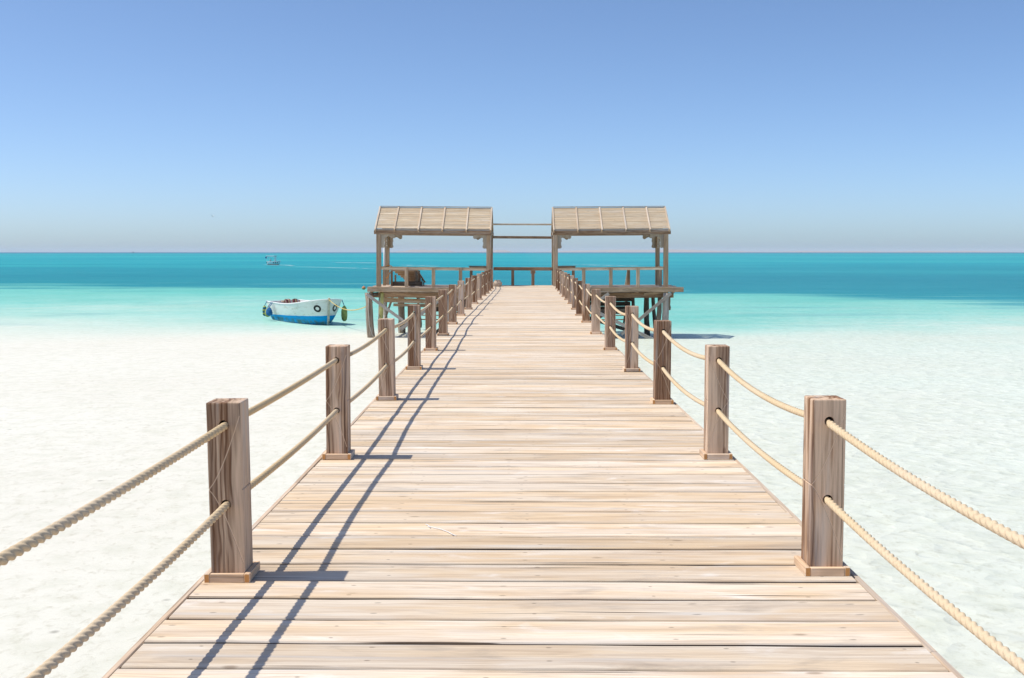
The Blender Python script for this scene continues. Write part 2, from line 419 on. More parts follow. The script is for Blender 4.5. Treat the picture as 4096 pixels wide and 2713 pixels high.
# white sand with weed beds farther out: fine relief of ripples, specks of shell and weed
SAND_NEAR = (0.80, 0.785, 0.745)
m = NT('sand'); geo = m.new('NewGeometry'); pos = geo.outputs['Position']; py = m.sep(pos)[1]
ag = m.new('Attribute', attribute_name='grass').outputs['Fac']
warp = m.vmath('ADD', pos, m.vmath('SCALE', m.noise(pos, 0.9, 3), 0.9))
big = m.noise(pos, 0.10, 4, 0.5); mid = m.noise(pos, 1.1, 4, 0.55); fine = m.noise(m.scale(pos, (1, 1.6, 1)), 14.0, 5, 0.7)
vor = m.new('TexVoronoi', feature='SMOOTH_F1'); m.set(vor.inputs['Vector'], m.scale(warp, (0.7, 1.0, 1.0))); m.set(vor.inputs['Scale'], 3.0); m.set(vor.inputs['Smoothness'], 0.25)
ridge = m.map(vor.outputs['Distance'], 0.15, 0.65)
right = m.map(m.sep(pos)[0], -3.0, 6.0, 0.0, 1.0, True)
c = m.mix(m.map(big, 0.35, 0.65), (0.79, 0.75, 0.665), (0.825, 0.79, 0.71))
sp = m.map(m.noise(m.scale(pos, (1.0, 0.7, 1)), 7.0, 5, 0.75, 0.5), 0.52, 0.70, 0, 0.6)
c = m.mix(sp, c, (0.52, 0.47, 0.36))
c = m.mix(m.map(m.noise(pos, 2.3, 4, 0.6), 0.46, 0.70, 0, 0.40), c, (0.60, 0.585, 0.47))
vs = m.new('TexVoronoi', feature='F1'); m.set(vs.inputs['Vector'], pos); m.set(vs.inputs['Scale'], 0.8)
c = m.mix(m.map(vs.outputs['Distance'], 0.012, 0.05, 0.6, 0.0), c, (0.22, 0.19, 0.14))
# weed beds
gn = m.math('SUBTRACT', m.noise(m.scale(pos, (0.5, 1, 1)), 0.07, 6, 0.62), 0.5)
gn2 = m.math('SUBTRACT', m.noise(m.scale(pos, (0.10, 1.0, 1)), 0.16, 4, 0.6), 0.5)
gg = m.map(m.math('ADD', m.math('ADD', ag, m.math('MULTIPLY', gn, 5.0)), m.math('MULTIPLY', gn2, 3.2)), -0.8, 0.9, 0, 1, True)
fn = m.noise(m.scale(pos, (0.35, 1.0, 1)), 0.012, 5, 0.6, 0.3)
fn2 = m.noise(m.scale(pos, (0.12, 1.0, 1)), 0.0016, 4, 0.55)
shoal = m.math('MULTIPLY', m.math('ADD', m.map(fn, 0.46, 0.70), m.map(fn2, 0.50, 0.66), clamp=True), m.map(py, 150, 320, 0.25, 0.75))
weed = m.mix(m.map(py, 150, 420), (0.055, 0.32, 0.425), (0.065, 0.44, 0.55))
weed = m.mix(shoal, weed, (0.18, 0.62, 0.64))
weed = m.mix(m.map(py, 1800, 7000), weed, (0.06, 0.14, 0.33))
pt = m.noise(m.scale(pos, (0.5, 1.3, 1)), 0.11, 4, 0.6, 0.5)
c = m.mix(m.math('MULTIPLY', m.map(pt, 0.58, 0.74, 0, 0.5), m.map(py, 54, 60)), c, (0.30, 0.40, 0.45))
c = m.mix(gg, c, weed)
hh = m.math('ADD', m.math('MULTIPLY', fine, 0.26), m.math('MULTIPLY', m.math('MULTIPLY', m.math('POWER', ridge, 2.0), m.map(right, 0, 1, 0.10, 1.0)), 1.15))
hh = m.math('ADD', hh, m.math('MULTIPLY', mid, 0.35))
M['sand'] = m.done(c, 0.9, m.bump(hh, m.map(py, 40, 70, 0.5, 0.2), 0.045), 0.1)
# seen this flat through the surface, refraction lifts the bottom: the bed lies at its apparent depth
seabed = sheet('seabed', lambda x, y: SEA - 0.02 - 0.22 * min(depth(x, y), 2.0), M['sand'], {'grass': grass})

m = NT('sea_water'); geo = m.new('NewGeometry'); pos = geo.outputs['Position']
ad = m.new('Attribute', attribute_name='depth').outputs['Fac']
px, py, pz = m.sep(pos)
dn = m.math('SUBTRACT', m.noise(m.scale(pos, (0.6, 1.0, 1)), 0.16, 5, 0.6), 0.5)
wv1 = m.noise(m.scale(pos, (0.55, 1.0, 1)), 1.9, 6, 0.62, 0.4)
wv2 = m.noise(m.scale(pos, (0.5, 1.0, 1)), 0.35, 4, 0.6, 0.3)
wv3 = m.noise(m.scale(pos, (0.4, 1.0, 1)), 0.06, 4, 0.6)
rip = m.math('ADD', m.math('MULTIPLY', m.math('SUBTRACT', wv1, 0.5), 1.3), m.math('ADD', m.math('MULTIPLY', m.math('SUBTRACT', wv2, 0.5), 0.9), m.math('MULTIPLY', m.math('SUBTRACT', wv3, 0.5), 0.9)))
dd = m.math('ADD', m.math('MINIMUM', ad, 1.9), m.math('MULTIPLY', m.math('ADD', m.math('MULTIPLY', dn, 1.3), m.math('MULTIPLY', rip, 1.3)), m.map(ad, 0.1, 0.9)))  # ripple noise shifts the tint, standing in for light on wave slopes
dd = m.math('MAXIMUM', m.math('MINIMUM', dd, 4.0), 0.0)
# clear water soaks up red first
tr_c = m.comb(m.math('EXPONENT', m.math('MULTIPLY', dd, -0.47)), m.math('EXPONENT', m.math('MULTIPLY', dd, -0.105)), m.math('EXPONENT', m.math('MULTIPLY', dd, -0.105)))
wvh = m.math('ADD', m.math('MULTIPLY', wv1, 0.25), m.math('MULTIPLY', wv2, 0.9))
nor = m.bump(wvh, m.map(py, 20, 90, 0.35, 1.0), 0.35)
caps = m.math('MULTIPLY', m.map(m.noise(m.scale(pos, (0.22, 0.6, 1)), 0.55, 5, 0.65), 0.735, 0.77), m.map(py, 140, 200, 0, 0.6))
tr = m.new('BsdfTransparent'); m.set(tr.inputs[0], tr_c)
foam = m.new('BsdfDiffuse'); m.set(foam.inputs[0], (0.72, 0.76, 0.77))
mx = m.new('MixShader'); m.set(mx.inputs[0], caps); m.l.new(tr.outputs[0], mx.inputs[1]); m.l.new(foam.outputs[0], mx.inputs[2])
gl = m.new('BsdfGlossy'); m.set(gl.inputs['Roughness'], 0.12); m.set(gl.inputs[0], (1, 1, 1)); m.l.new(nor, gl.inputs['Normal'])
fr = m.new('Fresnel'); m.set(fr.inputs[0], 1.33); m.l.new(nor, fr.inputs['Normal'])
ff = m.math('MINIMUM', fr.outputs[0], m.math('ADD', m.map(py, 20, 120, 0.07, 0.11), m.math('MULTIPLY', m.map(px, -4, 8), m.map(py, 20, 60, 0.02, 0.05))))
mx2 = m.new('MixShader'); m.set(mx2.inputs[0], ff); m.l.new(mx.outputs[0], mx2.inputs[1]); m.l.new(gl.outputs[0], mx2.inputs[2])
m.l.new(mx2.outputs[0], m.out.inputs['Surface']); m.n.remove(m.b)
M['water'] = m.m
sea = sheet('sea', lambda x, y: SEA, M['water'], {'depth': depth})

# ------------------------------------------------------------------ pier
POST_L = [(-1.352, 4.985), (-1.362, 7.965), (-1.402, 11.16), (-1.42, 14.085), (-1.43, 16.755), (-1.467, 19.81), (-1.505, 22.99), (-1.51, 26.08),
          (-1.475, 28.97), (-1.455, 32.05), (-1.425, 34.67), (-1.405, 37.75), (-1.375, 39.98), (-1.37, 42.55), (-1.355, 44.73)]
POST_R = [(1.405, 5.115), (1.405, 8.0), (1.37, 10.91), (1.355, 13.865), (1.315, 16.9), (1.312, 20.225), (1.315, 23.49), (1.305, 26.12),
          (1.325, 28.88), (1.35, 31.99), (1.352, 34.70), (1.34, 36.9), (1.335, 39.3), (1.35, 42.44), (1.345, 44.75)]
EL = [(-1.352, 1.98)] + POST_L; ER = [(1.43, 2.05)] + POST_R
def edge_l(y): return interp(y, [p[1] for p in EL], [p[0] for p in EL]) - 0.118
def edge_r(y): return interp(y, [p[1] for p in ER], [p[0] for p in ER]) + 0.118
pier = thing('wooden_pier', 'long bleached wooden plank pier running straight out over the sea', 'pier', (0, 0, SEA - 0.1))
PZ = -(SEA - 0.1)
def plank_mesh(xl, xr, y0, y1, t, rn, seg=9):
    """one deck board with uneven edges; local origin at its middle, top at z = 0"""
    cx, cy = (xl + xr) / 2, (y0 + y1) / 2; ch = 0.005
    V, Fc = [], []
    a0 = rn.uniform(-0.004, 0.004); a1 = rn.uniform(-0.004, 0.004)
    for i in range(seg + 1):
        f = i / seg; x = xl + (xr - xl) * f - cx
        e0 = y0 - cy + a0 * (2 * f - 1) + rn.uniform(-0.0028, 0.0028)
        e1 = y1 - cy + a1 * (2 * f - 1) + rn.uniform(-0.0028, 0.0028)
        zz = rn.uniform(-0.0012, 0.0012)
        V += [(x, e0, -t), (x, e0, -ch + zz), (x, e0 + ch, zz), (x, e1 - ch, zz), (x, e1, -ch + zz), (x, e1, -t)]
    for i in range(seg):
        for k in range(6):
            a, b = i * 6 + k, i * 6 + (k + 1) % 6
            Fc.append((a, a + 6, b + 6, b))
    Fc.append(tuple(range(6))); Fc.append(tuple(range(seg * 6 + 5, seg * 6 - 1, -1)))
    return pymesh('plank', V, Fc), cx, cy
rn = random.Random(21)
seams = [6.543, 6.274, 5.998, 5.718, 5.464, 5.193, 4.917, 4.655, 4.384, 4.115, 3.859][::-1]
y = seams[0]; pre = []
while y > 0.9: y -= rn.uniform(0.255, 0.28); pre.append(y)
S = pre[::-1] + seams; y = S[-1]
while y < 49.85: y += rn.uniform(0.252, 0.284); S.append(y)
for i in range(len(S) - 1):
    g = rn.choice([0.011, 0.016, 0.019, 0.022, 0.026])
    y0, y1 = S[i] + g, S[i + 1] - rn.choice([0.001, 0.002, 0.003]) ; ym = (y0 + y1) / 2
    me, cx, cy = plank_mesh(edge_l(ym) + rn.uniform(0.001, 0.008), edge_r(ym) - rn.uniform(0.001, 0.008), y0, y1, 0.060, rn, 9 if ym < 20 else 5)
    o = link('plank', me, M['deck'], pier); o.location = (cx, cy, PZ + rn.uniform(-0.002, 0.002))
    o.rotation_euler = (rn.uniform(-0.004, 0.004), rn.uniform(-0.001, 0.001), rn.uniform(-0.0012, 0.0012))
def edge_run(fn, side):
    y = 0.7
    while y < 47.0:
        y2 = min(y + rn.uniform(2.7, 3.6), 47.3)
        o = board('edge_board', (fn(y) + side * 0.017, y + 0.003, PZ - 0.064), (fn(y2) + side * 0.017, y2, PZ - 0.064), 0.030, 0.12, M['edge'], pier)
        y = y2
edge_run(edge_l, -1); edge_run(edge_r, 1)
for xo in (-0.9, 0.0, 0.9):
    y = 0.7
    while y < 46.5:
        y2 = y + 6.0
        board('joist', (xo + (edge_l(y) + edge_r(y)) / 2, y, PZ - 0.165), (xo + (edge_l(y2) + edge_r(y2)) / 2, min(y2, 49.8), PZ - 0.165), 0.09, 0.19, M['beam'], pier); y = y2 + 0.003
yy = 2.4
while yy < 47:
    c = (edge_l(yy) + edge_r(yy)) / 2
    board('cross_beam', (c - 1.25, yy, PZ - 0.35), (c + 1.25, yy, PZ - 0.35), 0.14, 0.17, M['beam'], pier)
    for sx in (-1, 1):
        log_pile('pile', (c + sx * 1.05, yy, -0.6), (c + sx * 1.05, yy, PZ - 0.435), 0.11, M['pile'], pier, int(yy * 10) + sx)
    yy += 4.1

# ------------------------------------------------------------------ rope posts
HOLE = (0.355, 0.720)
def make_post_mesh():
    bm = bmesh.new(); bmesh.ops.create_cube(bm, size=1)
    bmesh.ops.scale(bm, vec=(0.156, 0.156, 0.822), verts=bm.verts); bmesh.ops.translate(bm, vec=(0, 0, 0.411), verts=bm.verts)
    top = [e for e in bm.edges if all(v.co.z > 0.8 for v in e.verts)]
    side = [e for e in bm.edges if abs(e.verts[0].co.z - e.verts[1].co.z) > 0.5]
    bmesh.ops.bevel(bm, geom=top + side, offset=0.007, segments=2, affect='EDGES', profile=0.6)
    a = bpy.data.meshes.new('post_block'); bm.to_mesh(a); bm.free()
    oa = bpy.data.objects.new('tmp_a', a); COL.objects.link(oa)
    cut = []
    for z in HOLE:
        b2 = bmesh.new(); bmesh.ops.create_cone(b2, cap_ends=True, segments=20, radius1=0.0225, radius2=0.0225, depth=0.4)
        bmesh.ops.rotate(b2, verts=b2.verts, cent=(0, 0, 0), matrix=Matrix.Rotation(pi / 2, 3, 'X'))
        bmesh.ops.translate(b2, verts=b2.verts, vec=(0, 0, z)); me = bpy.data.meshes.new('tmp_c'); b2.to_mesh(me); b2.free()
        oc = bpy.data.objects.new('tmp_c', me); COL.objects.link(oc); cut.append(oc)
        md = oa.modifiers.new('b', 'BOOLEAN'); md.operation = 'DIFFERENCE'; md.object = oc; md.solver = 'EXACT'
    # carved waist notches on the two long front edges
    for sx in (-1, 1):
        b2 = bmesh.new(); bmesh.ops.create_cube(b2, size=1); bmesh.ops.scale(b2, vec=(0.011, 0.011, 0.5), verts=b2.verts)
        bmesh.ops.rotate(b2, verts=b2.verts, cent=(0, 0, 0), matrix=Matrix.Rotation(pi / 4, 3, 'Z'))
        bmesh.ops.rotate(b2, verts=b2.verts, cent=(0, 0, 0), matrix=Matrix.Rotation(pi / 2, 3, 'X'))
        bmesh.ops.translate(b2, verts=b2.verts, vec=(sx * 0.081, 0, 0.425)); me = bpy.data.meshes.new('tmp_c'); b2.to_mesh(me); b2.free()
        oc = bpy.data.objects.new('tmp_c', me); COL.objects.link(oc); cut.append(oc)
        md = oa.modifiers.new('b', 'BOOLEAN'); md.operation = 'DIFFERENCE'; md.object = oc; md.solver = 'EXACT'
    dg = bpy.context.evaluated_depsgraph_get(); dg.update()
    me = bpy.data.meshes.new_from_object(oa.evaluated_get(dg)); me.name = 'post_block'
    for o in cut + [oa]: bpy.data.objects.remove(o)
    me.materials.clear(); me.materials.append(M['post'])
    return me
post_me = make_post_mesh()
ORD = ['first', 'second', 'third', 'fourth', 'fifth', 'sixth', 'seventh', 'eighth', 'ninth', 'tenth', 'eleventh', 'twelfth', 'thirteenth', 'fourteenth', 'last']
LOOK_L = {0: 'dark brown square timber rope post nearest the camera, left row, with a round knot',
          1: 'brown square timber rope post, second from the camera in the left row'}
LOOK_R = {0: 'brown square timber rope post nearest the camera, right row, with carved curves',
          1: 'dark streaky square timber rope post in the right row, second from the camera'}
def rope_post(x, y, label, rz):
    t = thing('rope_post', label, 'post', (x, y, 0.002), 'timber rope posts along the pier')
    t.rotation_euler = (random.uniform(-0.009, 0.009), random.uniform(-0.010, 0.010), rz)
    link('post_block', post_me, M['post'], t).rotation_euler = (0, 0, 0)
    for s in (-1, 1):
        b = link('base_trim', box_mesh(0.208, 0.025, 0.042, 0.0025, M['trim']), None, t); b.location = (s * 0.0915, 0, 0.0205); b.rotation_euler = (0, 0, pi / 2)
        b = link('base_trim', box_mesh(0.156, 0.025, 0.040, 0.0025, M['trim']), None, t); b.location = (0, s * 0.0915, 0.0195)
    return t
for row, P, LK in (('left', POST_L, LOOK_L), ('right', POST_R, LOOK_R)):
    for i, (x, y) in enumerate(P):
        lab = LK.get(i) or ('weathered square timber rope post, %s in the %s row counted from the camera' % (ORD[i], row) if i < 14 else 'last square timber rope post of the %s row, at the foot of the %s pavilion' % (row, row))
        rope_post(x, y, lab, random.uniform(-0.015, 0.015))
rope_post(EL[0][0], EL[0][1], 'square timber rope post beside the camera, left of the picture edge', 0)
rope_post(ER[0][0], ER[0][1], 'square timber rope post beside the camera, right of the picture edge', 0)

# ------------------------------------------------------------------ ropes, three strands laid in a helix
def rope(name, pts, z, sag, label, end=None, r=0.0172, pitch=0.135):
    rr = random.Random(len(label) + int(z * 100)); path = []
    nodes = [Vector((x, y, z + rr.uniform(-0.004, 0.004))) for x, y in pts]
    if end: nodes.append(Vector(end))
    for i in range(len(nodes) - 1):
        a, b = nodes[i], nodes[i + 1]; L = (b - a).length
        step = 0.0036 if a.y < 7.5 else (0.006 if a.y < 14 else 0.10)
        n = max(4, int(L / step)); s = sag * rr.uniform(0.5, 1.5); side = rr.uniform(-0.012, 0.012)
        for k in range(n):
            t = k / n; f = 4 * t * (1 - t)
            path.append((a + (b - a) * t + Vector((side * f, 0, -s * f)), a.y < 14))
    path.append((nodes[-1], False))
    V, Fc = [], []; n = 18; dist = 0; rings = []
    for i, (p, hi) in enumerate(path):
        t = (path[min(i + 1, len(path) - 1)][0] - path[max(i - 1, 0)][0]).normalized()
        u = Vector((1, 0, 0)); u = (u - t * u.dot(t)).normalized(); w = t.cross(u)
        if i: dist += (p - path[i - 1][0]).length
        nn = n if hi else 8; ph = 2 * pi * dist / pitch; st = len(V)
        for k in range(nn):
            a = 2 * pi * k / nn
            fi = ((a - ph) % (2 * pi / 3)) - pi / 3          # angle from the middle of the strand
            rad = r * 1.06 * (0.43 * cos(fi) + math.sqrt(0.325 - (0.43 * sin(fi)) ** 2)) if hi else r * 0.93
            V.append(p + (u * cos(a) + w * sin(a)) * rad)
        rings.append((st, nn))
    for (a, na), (b, nb) in zip(rings[:-1], rings[1:]):
        if na == nb:
            for k in range(na): Fc.append((a + k, a + (k + 1) % na, b + (k + 1) % nb, b + k))
        else:
            for k in range(na):
                k1 = (k + 1) % na; q, q1 = round(k * nb / na) % nb, round((k + 1) * nb / na) % nb
                Fc.append((a + k, a + k1, b + q1))
                if q != q1: Fc.append((a + k, b + q1, b + q))
    me = pymesh(name, V, Fc, True); o = link(name, me, M['rope']); tag(o, label, 'rope', 'ropes threaded through the pier posts')
    return o
rope('rope', EL, HOLE[1], 0.028, 'upper twisted tan rope threaded through the left row of posts', (-1.45, 48.5, 0.70))
rope('rope', EL, HOLE[0], 0.022, 'lower twisted tan rope threaded through the left row of posts', (-1.45, 48.5, 0.34))
rope('rope', ER, HOLE[1], 0.050, 'upper twisted tan rope threaded through the right row of posts', (1.43, 48.5, 0.70))
rope('rope', ER, HOLE[0], 0.040, 'lower twisted tan rope threaded through the right row of posts', (1.43, 48.5, 0.34))

# ------------------------------------------------------------------ pavilions at the end of the pier
PY0 = 48.55                                 # front faces of the front posts
def bracket_mesh():
    """scroll bracket: one arm along the beam, one down the post, with lobed ends (local x out, z down is negative)"""
    prof = [(0, 0), (0.50, 0)]
    def lobe(cx, cz, r, a0, a1, n=7): return [(cx + r * cos(RAD(a0 + (a1 - a0) * i / n)), cz + r * sin(RAD(a0 + (a1 - a0) * i / n))) for i in range(n + 1)]
    prof += lobe(0.43, -0.075, 0.075, 20, -150)
    prof += lobe(0.27, -0.135, 0.065, 70, 150, 4)
    prof += lobe(0.17, -0.14, 0.035, 60, 200, 4)
    prof += lobe(0.20, -0.30, 0.08, 130, 220, 4)
    prof += lobe(0.075, -0.43, 0.075, 60, -120)
    prof += [(0, -0.50)]
    n = len(prof); t = 0.035
    V = [(x, -t, z) for x, z in prof] + [(x, t, z) for x, z in prof]
    Fc = [tuple(range(n)), tuple(range(2 * n - 1, n - 1, -1))] + [(i, i + n, (i + 1) % n + n, (i + 1) % n) for i in range(n)]
    bm = bmesh.new(); vs = [bm.verts.new(v) for v in V]
    for f in Fc: bm.faces.new([vs[i] for i in f])
    bmesh.ops.recalc_face_normals(bm, faces=bm.faces)
    bmesh.ops.triangulate(bm, faces=[f for f in bm.faces if len(f.verts) > 4])
    me = bpy.data.meshes.new('bracket'); bm.to_mesh(me); bm.free(); me.materials.append(M['bracket']); return me
BR = bracket_mesh()
UI, UO = 1.47, 6.23                          # inner and outer post lines
def pavilion(s, label, roll):
    P = thing('pavilion', label, 'pavilion', (s * 3.85, PY0 + 1.6, SEA), 'slatted roof pavilions at the end of the pier')
    P.rotation_euler = (0, roll, 0)
    P.location.x -= 0.11
    inv = Vector((s * 3.85, PY0 + 1.6, SEA))
    rp = random.Random(5 if s < 0 else 9)
    def W(u, y, z): return Vector((s * u * 1.02, y, 1.5 + (z - 1.5) * 1.02)) - inv           # pavilion coordinates: u outwards from the pier axis
    B = lambda n, a, b, w, t, mt, up=(0, 0, 1), par=P, ch=None: board(n, W(*a), W(*b), w, t, mt, par, up, 0.0, ch)
    YF, YR = PY0 + 0.10, PY0 + 3.15
    # posts
    for u in (UI, UO):
        for yy in (YF, YR):
            B('post', (u, yy, -0.02), (u, yy, 2.25), 0.20 if yy == YF else 0.19, 0.20, M['pav'], (0, 1, 0))
    # eave beams front and back, tie beams at the gables
    for yy in (YF, YR):
        B('eave_beam', (UI - 0.12, yy, 2.335), (UO + 0.20, yy, 2.335), 0.22, 0.165, M['beam'])
        B('wall_plate', (UI - 0.08, yy, 2.46), (UO + 0.16, yy, 2.46), 0.16, 0.075, M['grey'])
    for u in (UI, UO):
        B('tie_beam', (u, YF + 0.115, 2.36), (u, YR - 0.115, 2.36), 0.14, 0.18, M['rafter'])
    # scroll brackets
    def br(u, yy, ang):
        o = link('bracket', BR, None, P); o.scale = (1.18, 1.0, 1.18); o.location = W(u, yy, 2.25); o.rotation_euler = (0, 0, ang)
    for yy in (YF, YR):
        br(UI + 0.10, yy, 0 if s > 0 else pi); br(UO - 0.10, yy, pi if s > 0 else 0)
    for u in (UI, UO): br(u, YF + 0.10, pi / 2); br(u, YR - 0.10, -pi / 2)
    # roof
    YM = (YF + YR) / 2; ZE, ZR = 2.47, 3.46; half = YM - YF + 0.12
    roof = link('roof', None, None, P)
    sl = math.hypot(half, ZR - ZE); ny, nz = (ZR - ZE) / sl, half / sl
    uu0, uu1 = UI - 0.11, UO + 0.17
    RB = lambda n, a, b, w, t, mt, up=(0, 0, 1): board(n, W(*a), W(*b), w, t, mt, roof, up)
    RB('ridge_beam', (uu0 + 0.02, YM, ZR - 0.06), (uu1 - 0.02, YM, ZR - 0.06), 0.07, 0.15, M['beam'])
    RB('ridge_cap', (uu0 + 0.05, YM, ZR + 0.055), (uu1 - 0.05, YM, ZR + 0.055), 0.13, 0.03, M['grey'])
    rx = [uu0 + 0.035, uu0 + 1.075, uu0 + 2.11, uu0 + 3.145, uu0 + 4.175, uu1 - 0.035]
    for side in (-1, 1):
        up = (0, side * ny, nz)
        def pt(u, f, off=0.0):   # f: 0 at the eave, 1 at the ridge
            return (u, YM + side * half * (1 - f) + side * ny * off, ZE + (ZR - ZE) * f + nz * off)
        for u in rx:
            RB('rafter', pt(u, -0.03, -0.06), pt(u, 0.985, -0.06), 0.06, 0.09, M['pav'], up)
            RB('rafter_cap', pt(u, -0.045, 0.045), pt(u, 1.0, 0.045), 0.07, 0.035, M['rafter'], up)
        ns = 26
        for k in range(ns):
            f = 0.055 + 0.925 * k / (ns - 1)
            ua, ub = uu0 + rp.uniform(0.0, 0.015), uu1 - rp.uniform(0.0, 0.015)
            jz = rp.uniform(-0.003, 0.003)
            a, b = pt(ua, f + rp.uniform(-0.003, 0.003), 0.008 + jz), pt(ub, f + rp.uniform(-0.003, 0.003), 0.008 + jz)
            RB('slat', a, b, 0.047, 0.020, M['slat'], up)
    # gable posts
    for u in (UI - 0.02, UO + 0.02):
        RB('king_post', (u, YM, 2.46), (u, YM, ZR - 0.14), 0.06, 0.06, M['pav'], (0, 1, 0))
    # platform
    y = PY0 - 0.12; i = 0
    while y < PY0 + 3.5:
        y2 = y + rp.uniform(0.22, 0.26); end = (6.60 if s < 0 else 6.85) + rp.uniform(-0.22, 0.08)
        if y < PY0: end = 6.66 if s < 0 else 6.93
        B('plank', (1.62, (y + y2) / 2, -0.045), (end, (y + y2) / 2, -0.045 + rp.uniform(-0.006, 0.006)), (y2 - y) - 0.012, 0.045, M['edge']); y = y2
    B('fascia_board', (1.64, PY0 - 0.145, -0.125), (6.70 if s < 0 else 6.97, PY0 - 0.145, -0.125), 0.045, 0.215, M['pav'])
    B('fascia_board', (1.64, PY0 + 3.55, -0.16), (6.85, PY0 + 3.55, -0.16), 0.045, 0.20, M['pav'])
    for u in (1.8, 3.4, 5.0, 6.55):
        B('joist', (u, PY0 - 0.11, -0.17), (u, PY0 + 3.51, -0.17), 0.09, 0.20, M['beam'])
    for yy in (PY0 + 0.35, PY0 + 3.2):
        B('girder', (1.3, yy, -0.385), (6.6, yy, -0.385), 0.14, 0.22, M['beam'])
    # front railing
    B('rail', (UI + 0.105, YF - 0.02, 0.765), (UO - 0.105, YF - 0.02, 0.775), 0.05, 0.10, M['slat'])
    B('rail_cap', (UI + 0.105, YF - 0.02, 0.832), (UO - 0.105, YF - 0.02, 0.842), 0.13, 0.03, M['pav'])
    for u in (2.68, 3.85, 5.02):
        B('rail_post', (u, YF - 0.115, -0.018), (u, YF - 0.115, 0.825), 0.145, 0.13, M['pav'], (0, 1, 0))
    # outer side railing
    B('rail', (UO + 0.02, YF + 0.105, 0.785), (UO + 0.02, YR - 0.105, 0.785), 0.05, 0.12, M['pav'])
    B('rail_post', (UO + 0.0, YF + 1.9, -0.02), (UO + 0.0, YF + 1.9, 0.72), 0.13, 0.13, M['pav'], (0, 1, 0))
    # short back railing beside the pier end
    B('rail', (UI + 0.1, YR + 0.02, 0.79), (2.46, YR + 0.02, 0.79), 0.06, 0.13, M['beam'])
    B('rail_cap', (UI + 0.1, YR + 0.02, 0.872), (2.50, YR + 0.02, 0.872), 0.15, 0.03, M['beam'])
    B('rail_post', (2.37, YR + 0.02, -0.02), (2.37, YR + 0.02, 0.722), 0.13, 0.13, M['beam'], (0, 1, 0))
    # stairs down to the water behind, with a sloping handrail
    st = link('stair', None, None, P)
    SB = lambda n, a, b, w, t, mt, up=(0, 0, 1): board(n, W(*a), W(*b), w, t, mt, st, up)
    for u in (3.55, 4.95):
        SB('stringer', (u, PY0 + 3.62, -0.18), (u, PY0 + 6.3, -2.1), 0.06, 0.26, M['darkpile'])
        if u < 4: continue
        SB('newel', (u, PY0 + 3.66, -0.2), (u, PY0 + 3.66, 0.72), 0.14, 0.14, M['beam'], (0, 1, 0))
        SB('handrail', (u, PY0 + 3.68, 0.70), (u, PY0 + 5.9, -0.55), 0.10, 0.06, M['rafter'])
        for k in range(4):
            yy = PY0 + 4.0 + 0.42 * k; zt = 0.70 - (yy - PY0 - 3.68) * 0.563
            SB('baluster', (u, yy, zt - 0.75), (u, yy, zt - 0.035), 0.05, 0.05, M['pav'], (0, 1, 0))
    for k in range(8):
        yy = PY0 + 3.8 + 0.31 * k
        SB('tread', (3.58, yy, -0.22 - 0.222 * k), (4.92, yy, -0.22 - 0.222 * k), 0.27, 0.04, M['beam'])
    # piles and braces
    def pile(u0, y0, u1, y1, r, mt, seed, zb=-0.50, ztop=-0.27):
        return log_pile('pile', W(u0, y0, SEA + zb), W(u1, y1, ztop), r, mt, P, seed)
    pile(1.9, PY0 + 0.35, 1.9, PY0 + 0.35, 0.13, M['darkpile'], 31, ztop=-0.50)
    pile(4.0, PY0 + 0.35, 4.0, PY0 + 0.35, 0.12, M['darkpile'], 32, ztop=-0.50)
    pile(3.3, PY0 + 3.2, 3.3, PY0 + 3.2, 0.12, M['darkpile'], 33, ztop=-0.50)
    pile(1.8, PY0 + 3.2, 1.8, PY0 + 3.2, 0.12, M['darkpile'], 34, ztop=-0.50)
    if s < 0:
        pile(6.52, PY0 - 0.02, 6.68, PY0 - 0.02, 0.165, M['pile'], 41)
        pile(5.55, PY0 + 3.2, 5.60, PY0 + 3.2, 0.17, M['pile'], 42, ztop=-0.50)
        pile(6.25, PY0 + 2.2, 6.2, PY0 + 2.2, 0.10, M['grey'], 43, ztop=-0.27)
        B('brace', (6.72, PY0 - 0.22, -0.33), (4.95, PY0 - 0.10, -1.62), 0.045, 0.13, M['grey'])
        B('brace', (4.95, PY0 - 0.17, -1.50), (4.55, PY0 - 0.15, -1.85), 0.045, 0.10, M['grey'])
        B('brace', (5.25, PY0 - 0.29, -1.85), (3.25, PY0 - 0.19, -0.30), 0.05, 0.15, M['grey'])
        B('brace', (6.35, PY0 + 1.2, -0.40), (6.25, PY0 + 0.1, -2.0), 0.05, 0.09, M['grey'])
        B('brace', (6.15, PY0 + 0.9, -1.7), (5.75, PY0 + 1.3, -0.45), 0.06, 0.09, M['pile'])
        B('brace', (4.0, PY0 + 0.3, -2.2), (2.2, PY0 + 0.3, -0.6), 0.05, 0.12, M['darkpile'])
        B('girder', (6.1, PY0 + 0.9, -0.62), (3.9, PY0 + 0.9, -0.68), 0.10, 0.20, M['pav'])
        B('girder', (5.75, PY0 + 1.4, -0.86), (3.6, PY0 + 1.4, -0.88), 0.10, 0.13, M['pav'])
        B('back_board', (3.95, PY0 + 2.2, -0.80), (2.0, PY0 + 2.2, -0.80), 0.05, 0.75, M['darkpile'])
        pile(3.20, PY0 - 0.05, 3.18, PY0 - 0.05, 0.09, M['grey'], 46)
        pp = link('drain_pipe', None, None, P)
        a, b = W(6.10, PY0 + 0.2, -0.28), W(6.22, PY0 + 0.75, -1.55)
        tube('pipe', [a, a + (b - a) * 0.5, b, b + Vector((0.1, 0, -0.5))], 0.085, M['pipe'], pp, 10)
        tube('pipe_mouth', [W(6.42, PY0 - 0.05, -0.335), W(6.30, PY0 + 0.5, -0.335)], 0.075, M['darkpile'], pp, 12)
    else:
        pile(6.20, PY0 - 0.02, 6.24, PY0 - 0.02, 0.15, M['grey'], 51)
